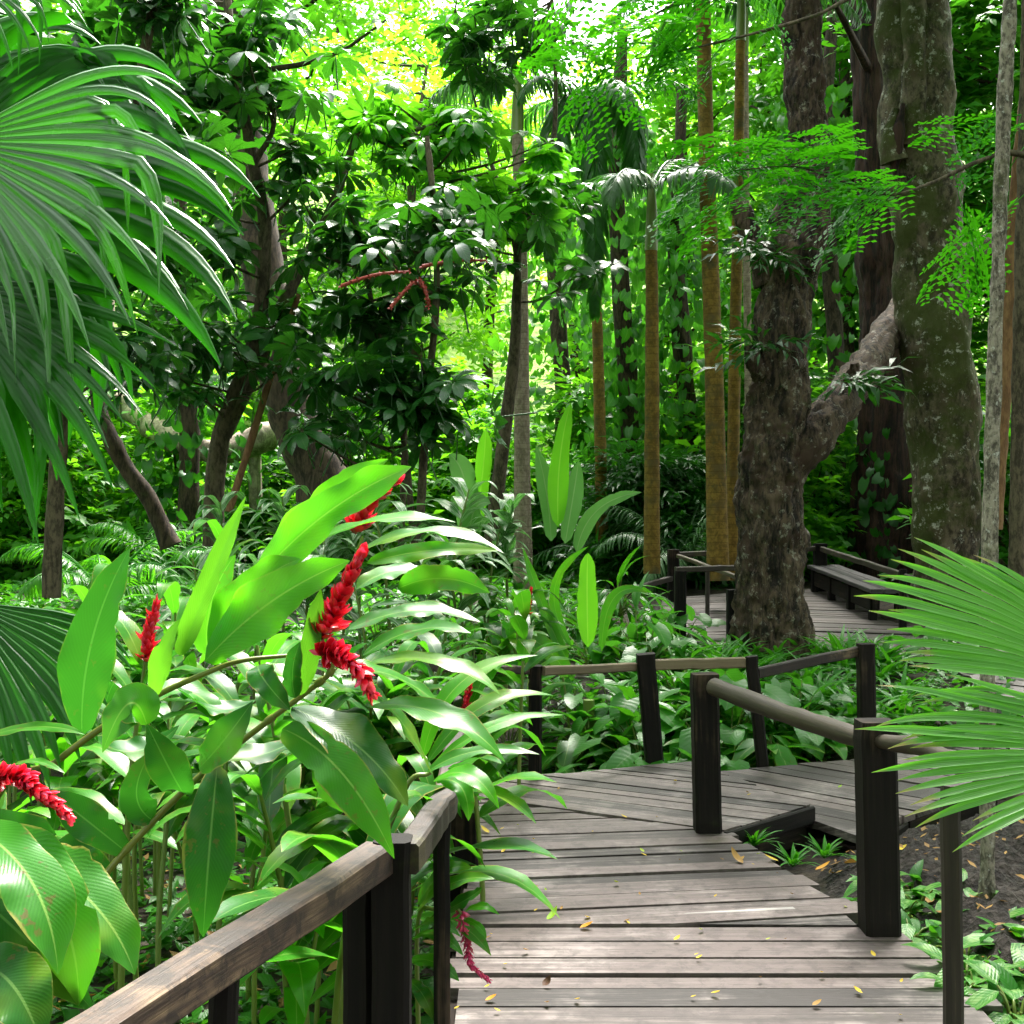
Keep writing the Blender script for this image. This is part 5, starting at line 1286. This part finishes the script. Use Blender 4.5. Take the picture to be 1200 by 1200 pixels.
def fan_palm_right():
    rng = np.random.default_rng(302)
    base = V3(2.3, 3.6, gzs(2.3, 3.6))
    r = thing('fan_palm', 'bright green fan palm leaves with browned tips reaching in from the right edge', 'palm', base)
    mb = MB(); cp = V3(2.25, 3.6, .55); tube(mb, [base - V3(0, 0, .1), cp], [.10, .09], 12, 12, lump=.02, lscale=5); mb.build('trunk', M['bark_brown'], r)
    def leaf(H, e1, e2, arcs, L, joint, **kw):
        f = MB()
        for a0, a1, n in arcs: fan(f, H, e1, e2, R(a0), R(a1), n, L, joint, rng, **kw)
        o = f.build('leaf', M['fan_light'], r)
        p = MB(); H = np.asarray(H, float); tube(p, [cp, (cp + H) / 2 + V3(.1, 0, .05), H], [.013, .01, .008], 6, 12); p.build('petiole', M['stem'], o)
    leaf(P(1385, 820, 3.3), (-1, -.1, .0), (.0, .5, .85), ((9, 47, 18), (68, 160, 38)), .93, .78, droop=.14, hang=.0, rag=.12, wide=1.05, jag=.5)
    leaf(P(1385, 885, 3.12), (-1, -.15, -.02), (0, .5, .85), ((-15, 27, 21), (-150, -66, 36)), .84, .74, droop=.25, hang=.04, rag=.14, wide=1.05, jag=.6)
fan_palm_right()

# ------------------------------------------------------------------ banana-like plants
def big_leaf_plant(label, x, y, leaves, m2, name='banana_plant', seed=0, zo=0):
    z = gzs(x, y) + zo; r = thing(name, label, 'banana plant', (x, y, z))
    mb = MB(); tube(mb, [(x, y, z - .1), (x, y, z + .5)], [.06, .045], 10, 8); mb.build('stem', M['stem'], r)
    for q, (m, t, w, mat) in enumerate(leaves):
        b = V3(x, y, z + .45); mt = P(*m); tt = P(*t)
        stalk = b + (mt - b) * .5
        p = MB(); tube(p, [b, b + (stalk - b) * .5 + V3(0, 0, .05), stalk], [.018, .014, .01], 6, 10); 
        lf = MB(); hero_leaf(lf, stalk, mt, tt, w * t[2] / FPX, face=(.1, -.9, .35), seed=seed + q, a=.75, pb=.45, fold=.15, wave=.03, nl=20, rnd=.5)
        o = lf.build('leaf', M[mat], r); p.build('leaf_stalk', M['stem'], o)
xb = lambda px, d: (px - 600) / FPX * d
big_leaf_plant('banana-like plant with a tall upright sunlit leaf in the centre', xb(652, 14), 14, [((656, 540, 14), (669, 472, 14), 23, 'banana'), ((640, 575, 14.3), (628, 522, 14.3), 20, 'banana_pale'), ((672, 580, 14.2), (678, 540, 14.2), 22, 'banana_pale'), ((700, 598, 13.8), (752, 577, 13.6), 18, 'banana_pale')], None, seed=501)
big_leaf_plant('banana-like plant with pale broad leaves behind the dark umbrella tree', xb(548, 14.5), 14.5, [((566, 550, 14.5), (569, 502, 14.5), 20, 'banana'), ((545, 565, 14.4), (526, 532, 14.4), 30, 'banana_pale'), ((555, 600, 14.2), (575, 590, 14), 30, 'banana_pale')], None, seed=511)
big_leaf_plant('young banana-like plant with one upright oval leaf beside the railing', xb(690, 9.6), 9.6, [((688, 690, 9.6), (689, 648, 9.6), 24, 'banana'), ((640, 720, 9.5), (612, 640, 9.5), 14, 'ginger'), ((720, 700, 9.6), (760, 695, 9.6), 14, 'ginger'), ((650, 690, 9.6), (690, 640, 9.4), 12, 'ginger'), ((640, 760, 9.5), (600, 740, 9.4), 24, 'ginger')], None, seed=521, zo=-.1)

# ------------------------------------------------------------------ bed plants
def rosette(name, label, cat, group, seed, n, L, W, m, el=(.3, 1.2), droop=1.2, nl=5, stalk=False, heart=False, stalkL=.25):
    rng = np.random.default_rng(seed); r = thing(name, label, cat, (0, 0, 0), group); f = MB(); s = MB()
    for k in range(n):
        a = 2.4 * k + rng.normal(0, .3); e = rng.uniform(*el)
        d = V3(math.cos(a) * math.cos(e), math.sin(a) * math.cos(e), math.sin(e))
        t = tpl_leaf(nl, 2, L * rng.uniform(.7, 1.15), W * rng.uniform(.8, 1.15), .55 if not heart else .8, .7, droop * rng.uniform(.6, 1.4), .25, heart=heart, k=rng.uniform(0, 1))
        o = V3(0, 0, 0)
        if stalk:
            o = d * stalkL * rng.uniform(.6, 1.3); tube(s, [(0, 0, -.03), o * .5 + V3(0, 0, .03), o], [.007, .005, .004], 4, 5, cap=False)
            d = nrm(V3(d[0], d[1], -.1 + rng.normal(0, .2)))
        f.stamp(t, frames(d[None], nrm(V3(0, 0, 1) - d * d[2] + rng.normal(0, .12, 3))[None]), o[None])
    f.build('foliage', M[m], r)
    if stalk: s.build('stem', M['stem'], r)
    return r
LI = [rosette('spider_lily', 'x', 'plant', 'strap-leaved plants in the bed', 601, 20, .5, .05, 'lily'), rosette('spider_lily', 'x', 'plant', 'strap-leaved plants in the bed', 602, 16, .42, .045, 'lily')]
rg = np.random.default_rng(610); pl = []
for q in range(86):
    d = rg.uniform(9.2, 11.8); px = rg.uniform(730, 1090) if q > 14 else rg.uniform(880, 1060)
    if q > 61: d = rg.uniform(11.0, 11.9); px = rg.uniform(760, 1060)
    x = xb(px, d)
    pl.append((x, d, gzs(x, d), q % 2))
put_copies(LI, pl, ['clump of arching strap leaves in the bed below the gnarled tree'] * 2, rg, .75, 1.2)
HB = [rosette('broadleaf_plant', 'x', 'plant', 'broad-leaved plants in the beds', 621, 11, .26, .14, 'cover', (.5, 1.3), .7, 5, True), rosette('broadleaf_plant', 'x', 'plant', 'broad-leaved plants in the beds', 622, 10, .22, .19, 'vine', (.6, 1.4), .7, 5, True, True, .35),
      rosette('broadleaf_plant', 'x', 'plant', 'broad-leaved plants in the beds', 623, 9, .38, .13, 'ginger', (.6, 1.3), .9, 6, True, False, .2)]
HLAB = ['low plant with pointed oval leaves in the bed', 'low plant with heart-shaped leaves on thin stalks', 'low plant with long broad arching leaves in the bed']
pl = []
for px0, px1, d0, d1, n in ((560, 760, 7.9, 9.6, 26), (740, 1000, 8.5, 9.8, 30), (-60, 260, 8.5, 13, 34), (640, 800, 10, 13, 18), (430, 640, 10, 13, 18), (1060, 1230, 9, 13, 8)):
    for q in range(n):
        d = rg.uniform(d0, d1); x = xb(rg.uniform(px0, px1), d)
        if d < 8.3 and x > .1: d += .4
        pl.append((x, d, gzs(x, d), int(rg.integers(0, 3)) if px0 > -50 else (1 if rg.uniform() < .7 else 0)))
put_copies(HB, pl, HLAB, rg, .8, 1.25)
DR = rosette('dracaena_plant', 'dense clump of glossy pointed leaves at the foot of the ochre palm', 'plant', None, 631, 60, .55, .075, 'lily', (.1, 1.5), 1.1, 5, True, False, .35)
DR.location = (xb(722, 13.5), 13.5, gzs(1.2, 13.5) + .25)
o = copy_tree(DR); o['label'] = 'dark clump of pointed leaves beside the platform end'; o.location = (xb(745, 12.2), 12.2, gzs(1.2, 12.2) + .05); o.rotation_euler = (0, 0, 2)
o = copy_tree(DR); o['label'] = 'clump of pointed leaves left of the brown palm trunk'; o.location = (xb(668, 13), 13, gzs(.6, 13)); o.rotation_euler = (0, 0, 4)
SPK = [rosette('speckled_plant', 'x', 'plant', 'speckled plants by the soil mound', 641, 9, .17, .075, 'speckled', (.5, 1.3), .7, 5, True, False, .12), rosette('speckled_plant', 'x', 'plant', 'speckled plants by the soil mound', 642, 10, .13, .05, 'cover', (.5, 1.3), .7, 5, True, False, .1)]
pl = []
for q in range(36):
    if q < 22: d = rg.uniform(3.6, 5.0); px = rg.uniform(1060, 1230)
    else: d = rg.uniform(4.9, 5.6); px = rg.uniform(975, 1090) if q < 31 else rg.uniform(1080, 1200)
    x = xb(px, d)
    if x < 1.60: x = 1.62 + rg.uniform(0, .2)
    pl.append((x, d, gzs(x, d) + .02, q % 2))
put_copies(SPK, pl, ['small plant with pale speckled leaves beside the soil mound', 'small plain green plant beside the soil mound'], rg, .8, 1.25)
FE = rosette('fern_tuft', 'low tuft of narrow leaves sprouting in the gap beside the deck steps', 'plant', None, 651, 26, .17, .022, 'lily', (.2, 1.2), .8, 4)
FE.location = (1.42, 6.05, -.1)
for i, (x, y, lab) in enumerate([(1.62, 6.2, 'tuft of narrow leaves below the raised plank end'), (1.30, 6.42, 'small tuft of leaves at the foot of the middle post'), (1.85, 6.0, 'spreading tuft of narrow leaves on the edge of the soil mound')]):
    o = copy_tree(FE); o['label'] = lab; o.location = (x, y, -.1); o.rotation_euler = (0, 0, i * 1.7)

# ------------------------------------------------------------------ ground cover, leaf litter (uncountable)
def scatter_cover():
    rng = np.random.default_rng(701); f = MB(); lt = [tpl_leaf(2, 2, .11, .05, .8, .7, .5, .2), tpl_leaf(2, 2, .09, .055, .8, .7, .4, .2)]
    n = 7600; d = rng.uniform(2.5, 23, n); px = rng.uniform(-80, 1280, n); x = (px - 600) / FPX * d
    ok = ~((x > -.32) & (x < 1.85) & (d < 8.3)) & ~((x > 1.3) & (d > 4.9) & (d < 8.6)) & ~((x > 1.3) & (d > 11.0)) & ~((x > -.32) & (x < 3.9) & (d < 9.0) & (d > 6.3) & (d < 7.4 + .4 * x + .6))
    d, x = d[ok], x[ok]; n = len(d)
    C = np.repeat(np.stack([x, d, gz(x, d) + rng.uniform(.02, .10, n)], -1), 6, 0); m = len(C)
    D = rand_dirs(rng, m, 0, .7); C = C + D * .03
    w = rng.integers(0, 2, m); k = rng.uniform(0, 1, m); Mx = frames(D, nrm(UP + rng.normal(0, .3, (m, 3)))) * (rng.uniform(.7, 1.4, m) * np.repeat(1 + .8 * smooth(10, 20, d), 6))[:, None, None]
    for j in (0, 1): f.stamp(lt[j], Mx[w == j], C[w == j], k[w == j])
    tag(f.build('ground_cover', M['cover']), 'low leafy ground cover under the plants', kind='stuff')
    f = MB(); n = 1500; d = rng.uniform(2.4, 10, n); x = (rng.uniform(-80, 1280, n) - 600) / FPX * d
    ok = ~((x > -.3) & (x < 1.62) & (d < 7.3)) & ~((x > -.3) & (x < 4.3) & (d > 6.3)) ; d, x = d[ok], x[ok]; n = len(d)
    D = rand_dirs(rng, n, -.1, .3); Mx = frames(D, nrm(UP + rng.normal(0, .4, (n, 3)))) * rng.uniform(.5, 1.3, n)[:, None, None]
    f.stamp(tpl_leaf(2, 2, .09, .045, .8, .7, -.5, .3), Mx, np.stack([x, d, gz(x, d) + .07], -1), rng.uniform(0, 1, n))
    n = 800; x = rng.uniform(1.5, 4.6, n); d = rng.uniform(3.6, 8.2, n); ok = (d - .75 * (x - 2) < 6.7) & (x > 1.75 - .1 * (d - 5)); x, d = x[ok], d[ok]; n = len(d)
    D = rand_dirs(rng, n, -.1, .3); Mx = frames(D, nrm(UP + rng.normal(0, .35, (n, 3)))) * rng.uniform(.3, .8, n)[:, None, None]
    f.stamp(tpl_leaf(2, 2, .09, .04, .8, .7, -.5, .3), Mx, np.array([[a, b, soil_z(a, b) + .015] for a, b in zip(x, d)]), rng.uniform(0, 1, n))
    tag(f.build('leaf_litter', M['dry']), 'brown fallen leaves littering the forest floor', kind='stuff')
scatter_cover()

# ------------------------------------------------------------------ fallen leaves on the boardwalk
def fallen():
    rng = np.random.default_rng(801)
    def one(px, py, L, W, ang, mat, label, curl=-.7, z=0.0, group=None):
        d = FPX * (CAMZ - z) / (py - 600); x = xb(px, d)
        mb = MB(); t = tpl_leaf(6, 4, L, W, .8, .7, curl, .3, k=rng.uniform(0, 1))
        D = V3(math.cos(ang), math.sin(ang), .12)
        mb.stamp(t, frames(nrm(D)[None], UP[None]), np.array([[x - D[0] * L / 2, d - D[1] * L / 2, z + .008]]))
        return tag(mb.build('fallen_leaf', M[mat]), label, 'fallen leaf', group)
    g = 'fallen leaves on the boardwalk'
    one(648, 1077, .085, .03, .9, 'green_fallen', 'curled yellow-green leaf lying on the boardwalk between the railings', -1.0, group=g)
    one(688, 1089, .06, .035, .1, 'orange', 'flat orange leaf on the boardwalk just right of the curled leaf', group=g)
    one(643, 1156, .05, .04, .5, 'brown', 'dark brown crumpled leaf near the bottom of the boardwalk', -1.6, group=g)
    one(568, 976, .07, .03, 2.3, 'yellow', 'long yellow leaf at the left edge of the boardwalk', group=g)
    one(597, 943, .05, .03, .4, 'orange', 'orange leaf near the far left corner of the boardwalk', group=g)
    one(862, 1010, .11, .04, 2.1, 'dry', 'pale curled dry leaf on the planks near the middle post', -1.2, group=g)
    one(903, 1010, .075, .03, 2.9, 'yellow', 'yellow leaf at the deck edge beside the fern tufts', group=g)
    one(576, 1174, .045, .025, .3, 'orange', 'small orange leaf at the lower left of the boardwalk', group=g)
    one(1055, 1000, .09, .05, .2, 'yellow', 'big yellow leaf lying on the dark soil mound', z=-.03)
    one(1090, 1058, .05, .04, .9, 'dry', 'tan leaf lying low on the dark soil mound', z=-.03)
    one(965, 1020, .09, .03, .3, 'orange', 'narrow orange leaf on the soil beside the deck edge', z=-.03)
    n = 0
    while n < 64:
        py = rng.uniform(905, 1195); d = FPX * CAMZ / (py - 600); x = rng.uniform(-.2, 2.4)
        edge = 1.55 if d < 5 else 1.5 - .3 * (d - 5) if d < 6.3 else .9 + 1.1 * (d - 6.3)
        if x > edge or d > 7.5: continue
        s = rng.uniform(.5, 1.2)
        one(600 + x / d * FPX, py, .036 * s, .02 * s, rng.uniform(0, 6.28), ['yellow', 'yellow', 'green_fallen', 'dry'][int(rng.integers(0, 4))], 'tiny yellowish fallen leaf scattered on the boardwalk planks', z=.004, group='tiny leaves scattered on the boardwalk')
        n += 1
fallen()
